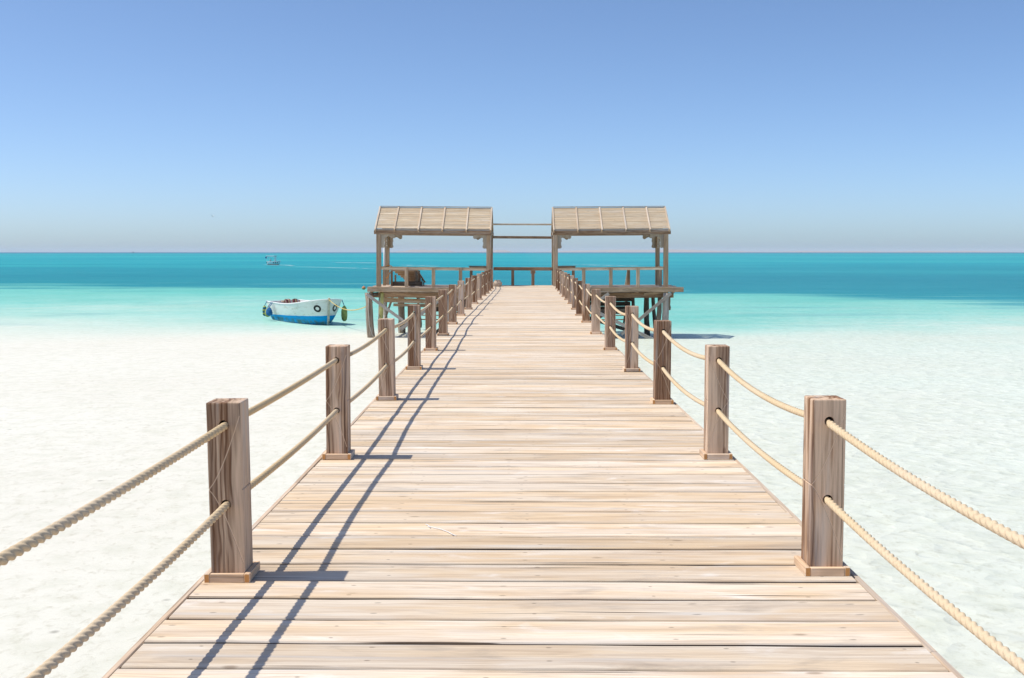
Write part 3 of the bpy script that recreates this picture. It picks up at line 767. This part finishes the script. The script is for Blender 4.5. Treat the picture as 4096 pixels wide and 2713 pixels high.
        pile(5.95, PY0 + 0.5, 6.02, PY0 + 0.45, 0.11, M['pile'], 52)
        pile(5.62, PY0 + 1.7, 5.58, PY0 + 1.7, 0.13, M['darkpile'], 53, ztop=-0.27)
        pile(6.05, PY0 + 1.9, 5.85, PY0 + 1.7, 0.09, M['darkpile'], 54, ztop=-0.27)
        pile(6.45, PY0 + 0.6, 6.42, PY0 + 0.3, 0.06, M['pile'], 55, zb=1.2, ztop=-0.35)
        B('brace', (6.42, PY0 - 0.22, -0.28), (4.30, PY0 - 0.10, -2.05), 0.05, 0.14, M['grey'])
        B('brace', (3.75, PY0 - 0.22, -0.27), (1.9, PY0 - 0.12, -1.65), 0.05, 0.14, M['grey'])
        B('brace', (2.5, PY0 - 0.30, -0.70), (5.75, PY0 - 0.18, -2.33), 0.05, 0.15, M['grey'])
        B('brace', (2.1, PY0 + 0.6, -1.10), (5.2, PY0 + 0.6, -2.10), 0.05, 0.16, M['darkpile'])
        B('brace', (2.1, PY0 + 0.9, -2.1), (3.9, PY0 + 0.9, -1.1), 0.05, 0.12, M['darkpile'])
        B('girder', (5.3, PY0 + 0.25, -0.33), (6.35, PY0 + 0.25, -0.26), 0.12, 0.10, M['pav'])
        for k in range(4):
            B('back_board', (2.6, PY0 + 2.3, -0.42 - 0.21 * k), (5.05 - 0.07 * k, PY0 + 2.3, -0.42 - 0.21 * k), 0.05, 0.20, M['darkpile'])  # dark boards stand in for the shaded underside of the stair
        B('girder', (2.3, PY0 + 1.2, -1.13), (4.9, PY0 + 1.2, -1.13), 0.10, 0.22, M['pile'])
        B('post', (5.0, PY0 + 1.6, -1.6), (4.95, PY0 + 1.6, -0.30), 0.14, 0.14, M['darkpile'], (0, 1, 0))
    return P
pl = pavilion(-1, 'left of the two weathered timber pavilions with slatted gable roofs, over the moored boat side', 0.0085)
pr = pavilion(1, 'right of the two weathered timber pavilions with slatted gable roofs', -0.0065)

# bars and end railing between the pavilions
r = thing('end_railing', 'low timber railing closing the far end of the pier between the pavilions', 'railing', (-0.04, 49.55, 0))
for nm, a, b, w, t, up in (('rail', (-1.36, 0.10, 0.755), (1.36, 0.10, 0.745), 0.06, 0.15, (0, 0, 1)),
                           ('post', (-0.49, 0.10, 0.0), (-0.49, 0.10, 0.678), 0.13, 0.12, (0, 1, 0)),
                           ('post', (0.42, 0.10, 0.0), (0.42, 0.10, 0.678), 0.14, 0.12, (0, 1, 0)),
                           ('corbel', (0.31, 0.10, 0.60), (0.53, 0.10, 0.60), 0.08, 0.13, (0, 0, 1))):
    board(nm, a, b, w, t, M['beam'], r, up)
o = board('cross_bar', (-1.50, 50.2, 2.76), (1.28, 50.2, 2.75), 0.07, 0.075, M['slat'])
tag(o, 'upper thin wooden bar joining the two pavilion roofs', 'wooden bar')
o = board('cross_bar', (-1.61, 51.82, 2.20), (1.39, 51.82, 2.18), 0.08, 0.12, M['beam'])
tag(o, 'lower brown wooden bar joining the tops of the pavilion posts', 'wooden bar')

# ------------------------------------------------------------------ things on the pavilion decks
# plank box with sloping side on the left deck
t = thing('plank_shelter', 'low open fronted plank box with sloping side on the left pavilion deck', 'box', (-5.12, 50.6, -0.055))
for nm, a, b, w, th, mt, up in (
    ('frame', (-0.93, -0.5, 0.0), (-0.93, -0.5, 0.70), 0.10, 0.06, 'beam', (0, 1, 0)), ('frame', (-0.18, -0.5, 0.0), (-0.18, -0.5, 0.70), 0.08, 0.06, 'beam', (0, 1, 0)),
    ('frame', (-0.98, -0.5, 0.735), (0.20, -0.5, 0.735), 0.07, 0.07, 'pav', (0, 0, 1)), ('sill', (-0.88, -0.45, 0.11), (0.45, -0.45, 0.11), 0.06, 0.22, 'darkpile', (0, 0, 1)),
    ('side_wall', (0.12, -0.42, 0.35), (0.12, 0.95, 0.35), 0.05, 0.66, 'beam', (0, 0, 1)),
    ('back_post', (0.18, 0.95, 0.0), (0.18, 0.95, 0.70), 0.09, 0.08, 'beam', (0, 1, 0)), ('back_post', (-0.93, 0.95, 0.0), (-0.93, 0.95, 0.50), 0.08, 0.08, 'beam', (0, 1, 0)),
    ('brace', (-0.25, 0.9, 0.42), (0.15, 0.9, 0.20), 0.05, 0.12, 'pav', (0, 0, 1)),
    ('slope_cap', (0.20, -0.5, 0.78), (0.46, 0.9, 0.15), 0.07, 0.05, 'pav', (0, 0, 1))):
    board(nm, a, b, w, th, M[mt], t, up)
for k in range(6):
    f = k / 5
    board('roof_plank', (-0.92 + 0.5 * f, -0.40 + 1.3 * f, 0.735 - 0.50 * f), (0.14, -0.40 + 1.3 * f, 0.735 - 0.50 * f), 0.25, 0.025, M['pav'], t, (0, 0.36, 0.93))
for k in range(4):
    board('baluster', (0.27 + 0.05 * k, -0.2 + 0.3 * k, 0.0), (0.27 + 0.05 * k, -0.2 + 0.3 * k, 0.58 - 0.13 * k), 0.05, 0.06, M['beam'], t, (0, 1, 0))
o = tube('white_pole', [(-6.56, 51.5, -0.055), (-6.555, 51.5, 1.2), (-6.54, 51.5, 2.28)], 0.045, M['whitepole'], None, 10)
tag(o, 'thin white pole standing at the outer corner of the left pavilion', 'pole')
o = tube('orange_rope', [(-6.48, 51.56, 0.85), (-6.36, 51.54, 0.88), (-6.21, 51.56, 0.84), (-6.18, 51.55, 0.75), (-6.28, 51.5, 0.55), (-6.40, 51.47, 0.33), (-6.53, 51.42, 0.25)], 0.018, M['orangerope'], None, 6)
tag(o, 'orange rope looped round the rear corner post of the left pavilion', 'rope')

# clay pot at the end of the left rope row
prof = [(0.02, 0.012), (0.13, 0.012), (0.135, 0.0), (0.145, 0.0), (0.175, 0.03), (0.205, 0.11), (0.195, 0.17), (0.15, 0.215), (0.115, 0.235), (0.118, 0.255), (0.135, 0.27), (0.132, 0.276), (0.112, 0.268), (0.10, 0.235), (0.13, 0.20), (0.17, 0.15), (0.16, 0.05), (0.02, 0.02)]
v, f = lathe_vf(prof, 28); o = link('clay_pot', pymesh('clay_pot', v, f, True), M['clay'])
pp = at_z(1990, 1146.5, 0); o.location = (pp.x, pp.y, 0.004); tag(o, 'round pale clay pot on the deck by the left pavilion post', 'pot')
# white string on the deck
sp = [at_z(a, b, 0) + Vector((0, 0, 0.006)) for a, b in ((1703, 2101), (1716, 2108), (1722, 2116), (1712, 2110), (1728, 2113), (1762, 2121), (1790, 2131), (1808, 2141), (1825, 2148))]
o = tube('string', sp, 0.0022, M['string'], None, 5); tag(o, 'thin knotted white string lying on the deck planks', 'string')

# ------------------------------------------------------------------ moored boat
def hull_shape(L, bmax, bs, h_st, h_mid, h_bow, draft, blunt=6.0):
    def half(s):
        if s < 0.55: return bs + (bmax - bs) * sin(pi / 2 * s / 0.55)
        q = (s - 0.55) / 0.45
        return max(0.03, bmax * max(0.0, 1 - q ** blunt) ** 0.58)
    def sheer(s): return h_mid + (h_st - h_mid) * (1 - min(1, s / 0.55)) ** 2 + (h_bow - h_mid) * max(0, (s - 0.35) / 0.65) ** 2
    def pt(s, q, side, off=0.0):
        """q: 0 keel .. 1 gunwale"""
        hb = half(s); sh = sheer(s)
        full = 0.80 - 0.42 * smoothstep((s - 0.45) / 0.55)
        z = -draft * (1 - 0.4 * smoothstep((s - 0.8) / 0.2)) * (1 - q) ** 1.6 + sh * q ** 1.25
        wz = q ** (0.06 + 0.75 * (1 - full))
        y = s * L - 0.28 * (1 - q) * smoothstep((s - 0.75) / 0.25)
        return Vector((side * (hb * wz + off), y, z))
    return half, sheer, pt
def make_hull(root, L, bmax, bs, hs, mats, ns=26, nq=9, eyes=True):
    half, sheer, pt = hull_shape(L, bmax, bs, *hs)
    Ss = [i / ns for i in range(ns + 1)]
    Ss = [1 - (1 - s) ** 2.2 for s in Ss]
    for nm, off, mt, rev in (('hull', 0.0, mats[0], 1), ('inside_planking', -0.045, mats[1], -1)):
        V, Fc = [], []
        for s in Ss:
            for k in range(-nq, nq + 1):
                q = abs(k) / nq; q2 = q if off == 0 else max(0.22, q)
                p = pt(s, q2, 1 if k >= 0 else -1, 0)
                if off: p.x *= 1 + off / max(0.12, abs(half(s))); p.z += 0.02 * (1 - q); p.y = min(p.y, L - 0.06) if s > 0.5 else p.y + 0.05
                if off and q == 1: p.z += 0.0
                V.append(p)
        w = 2 * nq + 1
        for i in range(len(Ss) - 1):
            for k in range(w - 1):
                f = (i * w + k, i * w + k + 1, (i + 1) * w + k + 1, (i + 1) * w + k); Fc.append(f if rev > 0 else f[::-1])
        Fc.append(tuple(range(w)) if rev < 0 else tuple(range(w))[::-1])
        me = pymesh(nm, V, Fc, True); o = link(nm, me, mt, root)
        me.polygons[len(Fc) - 1].use_smooth = False
    # gunwale
    for side in (-1, 1):
        pth = [pt(s, 1.0, side, -0.015) + Vector((0, 0, 0.015)) for s in Ss]
        v, f = tube_vf(pth, 0.038, 6); link('gunwale', pymesh('gunwale', v, f, True), mats[2], root)
    board('transom_cap', pt(0, 1, -1) + Vector((0, 0.03, 0.0)), pt(0, 1, 1) + Vector((0, 0.03, 0.0)), 0.09, 0.06, mats[2], root)
    return half, sheer, pt
bp = at_z(1312, 1289, SEA); BL = 7.2; bang = RAD(212)
bd = Vector((-sin(bang), cos(bang), 0))
boat = thing('moored_boat', 'old white wooden boat with blue bottom and painted black eyes, moored in turquoise shallows', 'boat', (bp - bd * (BL - 0.2)).to_tuple())
boat.rotation_euler = (0, RAD(1.0), bang); boat.location.z = SEA
hf, sh, hp = make_hull(boat, BL, 1.20, 0.98, (0.88, 0.86, 1.20, 0.35), (M['hull'], M['inside'], M['white']))
# stem post
board('stem_post', (0, BL - 0.23, -0.25), (0, BL + 0.06, 1.30), 0.09, 0.14, M['stem'], boat, (0, 1, 0))
for s0, z in ((0.22, 0.48), (0.50, 0.50), (0.76, 0.62)):
    hw = hf(s0) * 0.86; board('thwart', (-hw, s0 * BL, z), (hw, s0 * BL, z), 0.28, 0.04, M['inside'], boat)
board('floor', (0, 0.3, 0.06), (0, BL * 0.8, 0.06), 1.3, 0.03, M['inside'], boat)
# painted eyes on both bows: rings lying on the planking
def find_q(s, z):
    lo, hi = 0, 1
    for _ in range(30):
        md = (lo + hi) / 2
        if hp(s, md, 1).z < z: lo = md
        else: hi = md
    return lo
arc = [0.0]; NS = 400                       # run of the planking from the stem aft
for i in range(NS):
    s1, s2 = 1 - i / NS * 0.4, 1 - (i + 1) / NS * 0.4
    arc.append(arc[-1] + math.hypot((s1 - s2) * BL, hf(s1) - hf(s2)))
def s_at(d): return 1 - 0.4 * interp(d, arc, [i / NS for i in range(NS + 1)])
for side in (-1, 1):
    V, Fc = [], []; n = 28; d0, z0 = (0.66 if side > 0 else 0.50), 0.74
    for ring in (0.10, 0.20):
        for k in range(n):
            a = 2 * pi * k / n
            z = z0 + ring * 0.95 * sin(a); s_ = s_at(d0 + ring * 1.15 * cos(a))
            V.append(hp(s_, find_q(s_, z), side, 0.0) + Vector((side * 0.006, 0.008, 0)))
    Fc = [(k, (k + 1) % n, n + (k + 1) % n, n + k) for k in range(n)]
    o = link('painted_eye', pymesh('painted_eye', V, Fc, True), M['eye'], boat)
def on_boat(p): return boat.matrix_basis @ Vector(p)
bpy.context.view_layer.update()
def fender(name, s, side, z, ln, r, mat, label, out=0.10, cat='fender', lump=0.0, strap=None):
    """hangs by a lanyard from the gunwale"""
    root = thing(name, label, cat, (0, 0, 0)); g = on_boat(hp(s, 1.0, side, 0.02)); c = on_boat(hp(s, find_q(s, max(0.25, z)), side, 0.0))
    hang = on_boat(hp(s, 1.0, side, 0.02) + Vector((side * out, 0, 0)))
    root.location = (hang.x, hang.y, SEA + z)
    prof = [(0.004, 0), (r * 0.45, 0.02 * ln), (r * 0.85, 0.12 * ln), (r, 0.35 * ln), (r * 0.97, 0.65 * ln), (r * 0.7, 0.88 * ln), (r * 0.3, 0.97 * ln), (0.02, ln)]
    v, f = lathe_vf(prof, 14)
    if lump:
        rr = random.Random(3); v = [(x * (1 + lump * sin(9 * zz + 3 * x)), y * (1 + lump * cos(7 * zz)), zz) for x, y, zz in v]
    link('body', pymesh('body', v, f, True), mat, root)
    top = Vector((0, 0, ln)); ge = g - root.location
    tube('lanyard', [top, top + (ge - top) * 0.5, ge + Vector((0, 0, 0.03))], 0.02, strap or M['bluefender'], root, 6)
    return root
fender('fender', 0.02, 1, 0.02, 0.62, 0.13, M['stripefender'], 'dark striped fender hanging at the stern of the moored boat', 0.14)
fender('net_fender', 0.20, 1, 0.10, 0.50, 0.17, M['bluefender'], 'lumpy blue and yellow net fender on the near side of the boat', 0.20, lump=0.18, strap=M['bluefender'])
fender('net_fender', 0.16, 1, 0.02, 0.55, 0.15, M['limefender'], 'yellow green net bundle beside the blue fender of the boat', 0.22, lump=0.22)
fender('fender', 0.90, -1, -0.02, 0.86, 0.17, M['limefender'], 'olive green fender hanging at the far bow of the moored boat', 0.12)
# folded striped blanket in the stern
bm = bmesh.new(); bmesh.ops.create_grid(bm, x_segments=14, y_segments=8, size=0.5)
for vv in bm.verts:
    x, yv = vv.co.x, vv.co.y
    vv.co.z = 0.05 * sin(9 * x + 4 * yv) + 0.06 * cos(11 * yv) - (0.9 * max(0, -yv) if yv < 0 else 0); vv.co.x *= 1.0; vv.co.y *= 0.55 if yv < 0 else 0.9
me = bpy.data.meshes.new('blanket'); bm.to_mesh(me); bm.free(); o = link('blanket', me, M['cloth'])
sm = o.modifiers.new('s', 'SOLIDIFY'); sm.thickness = 0.04
c = on_boat((-0.45, 0.42, 0.90)); o.location = c; o.rotation_euler = (0, 0, bang + RAD(12) + pi)
tag(o, 'striped red and brown blanket thrown over the stern of the moored boat', 'blanket')
# mooring line from the stem to the left pavilion
a = on_boat((0, BL + 0.02, 1.22)); b = Vector((-6.72, PY0 + 0.02, -0.72))
pth = [a + (b - a) * (i / 14) + Vector((0, 0, -0.45 * 4 * (i / 14) * (1 - i / 14))) for i in range(15)]
o = tube('mooring_line', pth, 0.022, M['yellowrope'], None, 6); tag(o, 'yellow mooring line running from the boat stem to the left pavilion pile', 'rope')

# hanging ropes under the left pavilion
def hang(label, pts, r, mat):
    o = tube('hanging_rope', pts, r, mat, None, 6); return tag(o, label, 'rope', 'ropes hanging under the left pavilion')
hang('thin pale rope hanging down the outer pile of the left pavilion', [(-6.86, 48.35, -0.30), (-6.88, 48.35, -1.0), (-6.84, 48.35, -1.7), (-6.72, 48.33, -2.15), (-6.62, 48.33, -2.24)], 0.02, M['palerope'])
hang('knotted pale rope hanging from the brace crossing of the left pavilion', [(-4.75, 48.25, -1.60), (-4.72, 48.2, -1.75), (-4.80, 48.22, -1.95), (-4.70, 48.22, -2.05), (-4.82, 48.22, -2.20), (-4.95, 48.22, -2.23)], 0.05, M['palerope'])
hang('single thin rope end hanging beside the knotted rope, left pavilion', [(-4.66, 48.25, -1.66), (-4.62, 48.2, -1.95), (-4.68, 48.22, -2.24)], 0.018, M['yellowrope'])
hang('grey cord hanging left of the knotted rope, left pavilion', [(-5.05, 48.25, -1.62), (-5.07, 48.2, -1.95), (-5.06, 48.22, -2.22)], 0.018, M['palerope'])

# buoy
v, f = lathe_vf([(0.002, -0.12), (0.10, -0.10), (0.19, -0.02), (0.21, 0.06), (0.18, 0.16), (0.10, 0.22), (0.03, 0.24), (0.03, 0.30), (0.002, 0.30)], 16)
o = link('buoy', pymesh('buoy', v, f, True), M['buoy']); o.location = at_z(1455, 1155, SEA); tag(o, 'small round orange buoy floating beyond the left pavilion', 'buoy')

# ------------------------------------------------------------------ distant motor boat with helmsman
fp = at_z(1100, 1057, SEA); fb = thing('motor_boat', 'small white motor boat with flat canopy heading right, far out on the sea', 'boat', (fp.x - 2.2, fp.y, SEA))
fb.rotation_euler = (0, 0, RAD(-112))
hf2, sh2, hp2 = make_hull(fb, 4.5, 0.85, 0.72, (0.85, 0.80, 1.05, 0.25), (M['farhull'], M['inside'], M['white']), 16, 6)
V = [hp2(s, 1, -1) + Vector((0, 0, 0.03)) for s in (0.62, 0.75, 0.88, 0.97)] + [hp2(s, 1, 1) + Vector((0, 0, 0.03)) for s in (0.97, 0.88, 0.75, 0.62)]
link('foredeck', pymesh('foredeck', V + [v - Vector((0, 0, 0.05)) for v in V], [tuple(range(8)), tuple(range(15, 7, -1))] + [(i, i + 8, (i + 1) % 8 + 8, (i + 1) % 8) for i in range(8)]), M['white'], fb)
box('canopy', (0, 1.35, 2.55), (1.60, 3.1, 0.16), M['white'], fb)
for sx in (-1, 1):
    for yy in (0.1, 2.75):
        board('canopy_post', (sx * 0.70, yy, 0.8), (sx * 0.70, yy, 2.50), 0.05, 0.05, M['white'], fb, (0, 1, 0))
    board('valance', (sx * 0.75, -0.1, 2.42), (sx * 0.75, 2.8, 2.42), 0.03, 0.16, M['inside'], fb)
box('windscreen_panel', (0.1, 2.80, 1.6), (0.5, 0.06, 1.5), M['inside'], fb)
board('flag_pole', (0.55, -0.02, 0.85), (0.55, -0.04, 2.45), 0.03, 0.03, M['white'], fb, (0, 1, 0))
fl = box('flag', (0.55, -0.28, 2.05), (0.10, 0.50, 0.55), M['navy'], fb, (0.2, 0.1, 0))
for k, s0 in enumerate((0.04, 0.60, 0.76, 0.90)):
    v, f = lathe_vf([(0.005, 0), (0.08, 0.08), (0.10, 0.4), (0.06, 0.50), (0.01, 0.55)], 8)
    o = link('fender', pymesh('fender', v, f, True), M['rubber'], fb); p = hp2(s0, 1.0, 1, 0.12); o.location = (p.x, p.y, 0.22)
# person: one skinned body
def person(loc, rz, label):
    J = {'pelvis': (0, 0, 0.88), 'waist': (0, 0.05, 1.05), 'chest': (0, 0.16, 1.30), 'neck': (0, 0.22, 1.46), 'head': (0, 0.28, 1.60), 'crown': (0, 0.29, 1.70),
         'shl': (-0.19, 0.19, 1.41), 'ell': (-0.25, 0.32, 1.16), 'hal': (-0.20, 0.52, 1.02), 'shr': (0.19, 0.19, 1.41), 'elr': (0.26, 0.22, 1.14), 'har': (0.24, 0.38, 0.95),
         'hil': (-0.10, 0, 0.86), 'knl': (-0.12, 0.06, 0.48), 'anl': (-0.12, -0.02, 0.09), 'tol': (-0.13, 0.16, 0.04), 'hir': (0.10, 0, 0.86), 'knr': (0.13, 0.10, 0.48), 'anr': (0.13, 0.04, 0.09), 'tor': (0.14, 0.22, 0.04)}
    Rr = {'pelvis': .14, 'waist': .13, 'chest': .16, 'neck': .06, 'head': .10, 'crown': .085, 'shl': .075, 'ell': .05, 'hal': .04, 'shr': .075, 'elr': .05, 'har': .04, 'hil': .10, 'knl': .07, 'anl': .045, 'tol': .04, 'hir': .10, 'knr': .07, 'anr': .045, 'tor': .04}
    Ed = [('pelvis', 'waist'), ('waist', 'chest'), ('chest', 'neck'), ('neck', 'head'), ('head', 'crown'), ('chest', 'shl'), ('shl', 'ell'), ('ell', 'hal'), ('chest', 'shr'), ('shr', 'elr'), ('elr', 'har'),
          ('pelvis', 'hil'), ('hil', 'knl'), ('knl', 'anl'), ('anl', 'tol'), ('pelvis', 'hir'), ('hir', 'knr'), ('knr', 'anr'), ('anr', 'tor')]
    ks = list(J); me = bpy.data.meshes.new('person'); me.from_pydata([J[k] for k in ks], [(ks.index(a), ks.index(b)) for a, b in Ed], [])
    o = bpy.data.objects.new('tmp', me); COL.objects.link(o)
    md = o.modifiers.new('skin', 'SKIN'); o.modifiers.new('sub', 'SUBSURF').levels = 1
    for i, k in enumerate(ks):
        sv = me.skin_vertices[0].data[i]; sv.radius = (Rr[k], Rr[k]); sv.use_root = (k == 'pelvis')
    dg = bpy.context.evaluated_depsgraph_get(); dg.update(); m2 = bpy.data.meshes.new_from_object(o.evaluated_get(dg)); bpy.data.objects.remove(o)
    m2.materials.clear()
    for k in ('skin', 'shirt', 'trousers', 'hair'): m2.materials.append(M[k])
    for p in m2.polygons:
        c = p.center; p.use_smooth = True
        if c.z > 1.50: p.material_index = 3 if (c.z > 1.63 or c.y < 0.25) else 0
        elif c.z < 0.93 and abs(c.x) < 0.21: p.material_index = 2 if c.z > 0.1 else 0
        elif abs(c.x) > 0.17 and c.z < 1.10: p.material_index = 0
        else: p.material_index = 1
    o = link('person', m2); o.location = loc; o.rotation_euler = (0, 0, rz)
    return tag(o, label, 'person')
bpy.context.view_layer.update()
person(fb.matrix_basis @ Vector((0.25, 1.0, 0.05)), RAD(-95), 'person in white shirt and dark trousers leaning forward in the distant motor boat')

# wakes: torn streaks of foam lying on the water
mf = NT('foam'); o_ = mf.new('NewGeometry').outputs['Position']
nn = mf.noise(mf.scale(o_, (0.35, 0.9, 1)), 0.8, 5, 0.65)
tr_ = mf.new('BsdfTransparent'); df_ = mf.new('BsdfDiffuse'); mf.set(df_.inputs[0], (0.74, 0.78, 0.79))
ms_ = mf.new('MixShader'); mf.set(ms_.inputs[0], mf.map(nn, 0.42, 0.62, 0.0, 0.85)); mf.l.new(tr_.outputs[0], ms_.inputs[1]); mf.l.new(df_.outputs[0], ms_.inputs[2])
mf.l.new(ms_.outputs[0], mf.out.inputs['Surface']); mf.n.remove(mf.b); M['foam'] = mf.m
def wake(pts, width, label):
    P = [at_z(a, b, SEA) + Vector((0, 0, 0.03)) for a, b in pts]; V, Fc = [], []; rr = random.Random(len(pts) + int(pts[0][0]))
    Q = []
    for a, b in zip(P[:-1], P[1:]):
        for k in range(10): Q.append(a + (b - a) * k / 10)
    Q.append(P[-1])
    for i, q in enumerate(Q):
        w = width * rr.uniform(0.4, 1.0) * min(1, 4 * i / len(Q) + 0.1, 4 * (1 - i / len(Q)) + 0.1)
        V += [(q.x, q.y - w, q.z), (q.x, q.y + w, q.z)]
        if i: Fc.append((2 * i - 2, 2 * i, 2 * i + 1, 2 * i - 1))
    o = link('wake_foam', pymesh('wake_foam', V, Fc), M['foam']); return tag(o, label, 'foam', kind='stuff')
wake([(1050, 1059.5), (1090, 1060.5), (1140, 1061), (1180, 1064)], 4, 'white foam churned up behind the distant motor boat')
wake([(1140, 1066.5), (1280, 1070), (1400, 1073), (1520, 1075)], 2.6, 'long thin foam streak trailing right of the motor boat')
wake([(1320, 1050), (1420, 1051.5), (1540, 1053)], 6, 'faint foam streak level with the motor boat')
wake([(1600, 1061), (1680, 1063), (1760, 1066)], 5, 'foam streak seen under the left pavilion roof')
wake([(2260, 1058), (2420, 1062), (2560, 1064)], 5, 'foam streak seen under the right pavilion roof')

# ------------------------------------------------------------------ gull
bpos = at_y(850, 866, 185.0)
V = [(0, 0.28, 0.0), (0.05, 0.10, 0.05), (0, 0.10, -0.06), (-0.05, 0.10, 0.05), (0.055, -0.08, 0.04), (0, -0.08, -0.07), (-0.055, -0.08, 0.04), (0, -0.34, 0.01), (0.06, -0.36, 0.0), (-0.06, -0.36, 0.0)]
Fc = [(0, 2, 1), (0, 3, 2), (0, 1, 3), (1, 2, 5, 4), (2, 3, 6, 5), (3, 1, 4, 6), (4, 5, 8), (5, 7, 8), (5, 9, 7), (5, 6, 9), (4, 8, 7, 9, 6)]
gull = thing('seagull', 'lone white seagull gliding low in the sky above the motor boat', 'bird', bpos.to_tuple()); gull.rotation_euler = (RAD(5), RAD(12), RAD(35))
link('body', pymesh('body', V, Fc, True), M['gull'], gull)
for sx in (-1, 1):
    top = [(0.04, 0.12, 0.05), (0.28, 0.16, 0.22), (0.62, 0.06, 0.17), (0.60, -0.01, 0.17), (0.28, -0.02, 0.22), (0.04, -0.08, 0.05)]
    V = [(sx * x, y, z) for x, y, z in top] + [(sx * x, y, z - 0.014) for x, y, z in top]
    f = [(0, 1, 4, 5), (1, 2, 3, 4), (11, 10, 7, 6), (10, 9, 8, 7)] + [(i, i + 6, (i + 1) % 6 + 6, (i + 1) % 6) for i in range(6)]
    link('wing', pymesh('wing', V, [q if sx > 0 else q[::-1] for q in f]), M['gull'], gull)

# ------------------------------------------------------------------ ships on the horizon
def ship(px, py, dist, L, label):
    x = (at_z(px, py, SEA) if False else at_y(px, 1012, dist)).x
    t = thing('ship', label, 'ship', (x, dist, SEA), 'ships on the horizon')
    V = [(-L / 2, -L * .1, L * .10), (L * .38, -L * .1, L * .10), (L / 2, 0, L * .13), (L * .38, L * .1, L * .10), (-L / 2, L * .1, L * .10),
         (-L * .46, -L * .08, -L * .03), (L * .34, -L * .07, -L * .03), (L * .42, 0, -L * .03), (L * .34, L * .07, -L * .03), (-L * .46, L * .08, -L * .03)]
    link('hull', pymesh('hull', V, [(0, 1, 2, 3, 4), (9, 8, 7, 6, 5)] + [(i, i + 5, (i + 1) % 5 + 5, (i + 1) % 5) for i in range(5)]), M['ship'], t)
    box('cabin', (-L * .02, 0, L * .16), (L * .45, L * .14, L * .12), M['ship'], t); box('bridge', (L * .03, 0, L * .25), (L * .22, L * .11, L * .07), M['ship'], t)
    return t
ship(533, 1008, 5200, 20, 'small grey ship on the horizon at the left')
ship(3205, 1008, 6500, 14, 'tiny white boat on the horizon at the right')

# ------------------------------------------------------------------ far coast and the air in front of it
def coast(name, px0, px1, dist, hmax, seed):
    rr = random.Random(seed); n = 60; x0, x1 = at_y(px0, 1009, dist).x, at_y(px1, 1009, dist).x
    V, Fc = [], []; ph = [rr.uniform(0, 6.28) for _ in range(6)]
    for i in range(n + 1):
        t = i / n; x = x0 + (x1 - x0) * t
        hgt = hmax * (0.45 + 0.25 * sin(5 * t + ph[0]) + 0.15 * sin(13 * t + ph[1]) + 0.10 * sin(29 * t + ph[2]) + 0.05 * sin(67 * t + ph[3])) * min(1, 8 * t, 8 * (1 - t))
        hgt = max(hgt, 0.0)
        V += [(x, dist - 500, SEA - 0.5), (x, dist, SEA + hgt * 0.8), (x, dist + 400, SEA + hgt), (x, dist + 1500, SEA - 0.5)]
        if i:
            for k in range(3): a = 4 * i + k; Fc.append((a - 4, a, a + 1, a - 3))
    o = link(name, pymesh(name, V, Fc, True), M['hills']); return tag(o, kind='structure')
M['hills'] = plain('desert_rock', (0.40, 0.30, 0.24), 0.9, 0.15, 0.01)
coast('hills', 1560, 2080, 19000, 75, 3)
coast('hills', 2120, 4700, 21000, 70, 8)
hz = bpy.data.materials.new('haze'); hz.use_nodes = True; hz.node_tree.nodes.clear()
vo_ = hz.node_tree.nodes.new('ShaderNodeVolumePrincipled'); ou_ = hz.node_tree.nodes.new('ShaderNodeOutputMaterial')
vo_.inputs['Color'].default_value = (0.93, 0.96, 1.0, 1); vo_.inputs['Density'].default_value = 3.5e-5; vo_.inputs['Anisotropy'].default_value = 0.0
hz.node_tree.links.new(vo_.outputs[0], ou_.inputs['Volume'])
v, f = cbox_vf(80000, 80000, 90, 1.0)
o = link('haze', pymesh('haze', v, f), hz); o.location = (0, 0, 90 / 2 - 6.0); tag(o, kind='stuff')
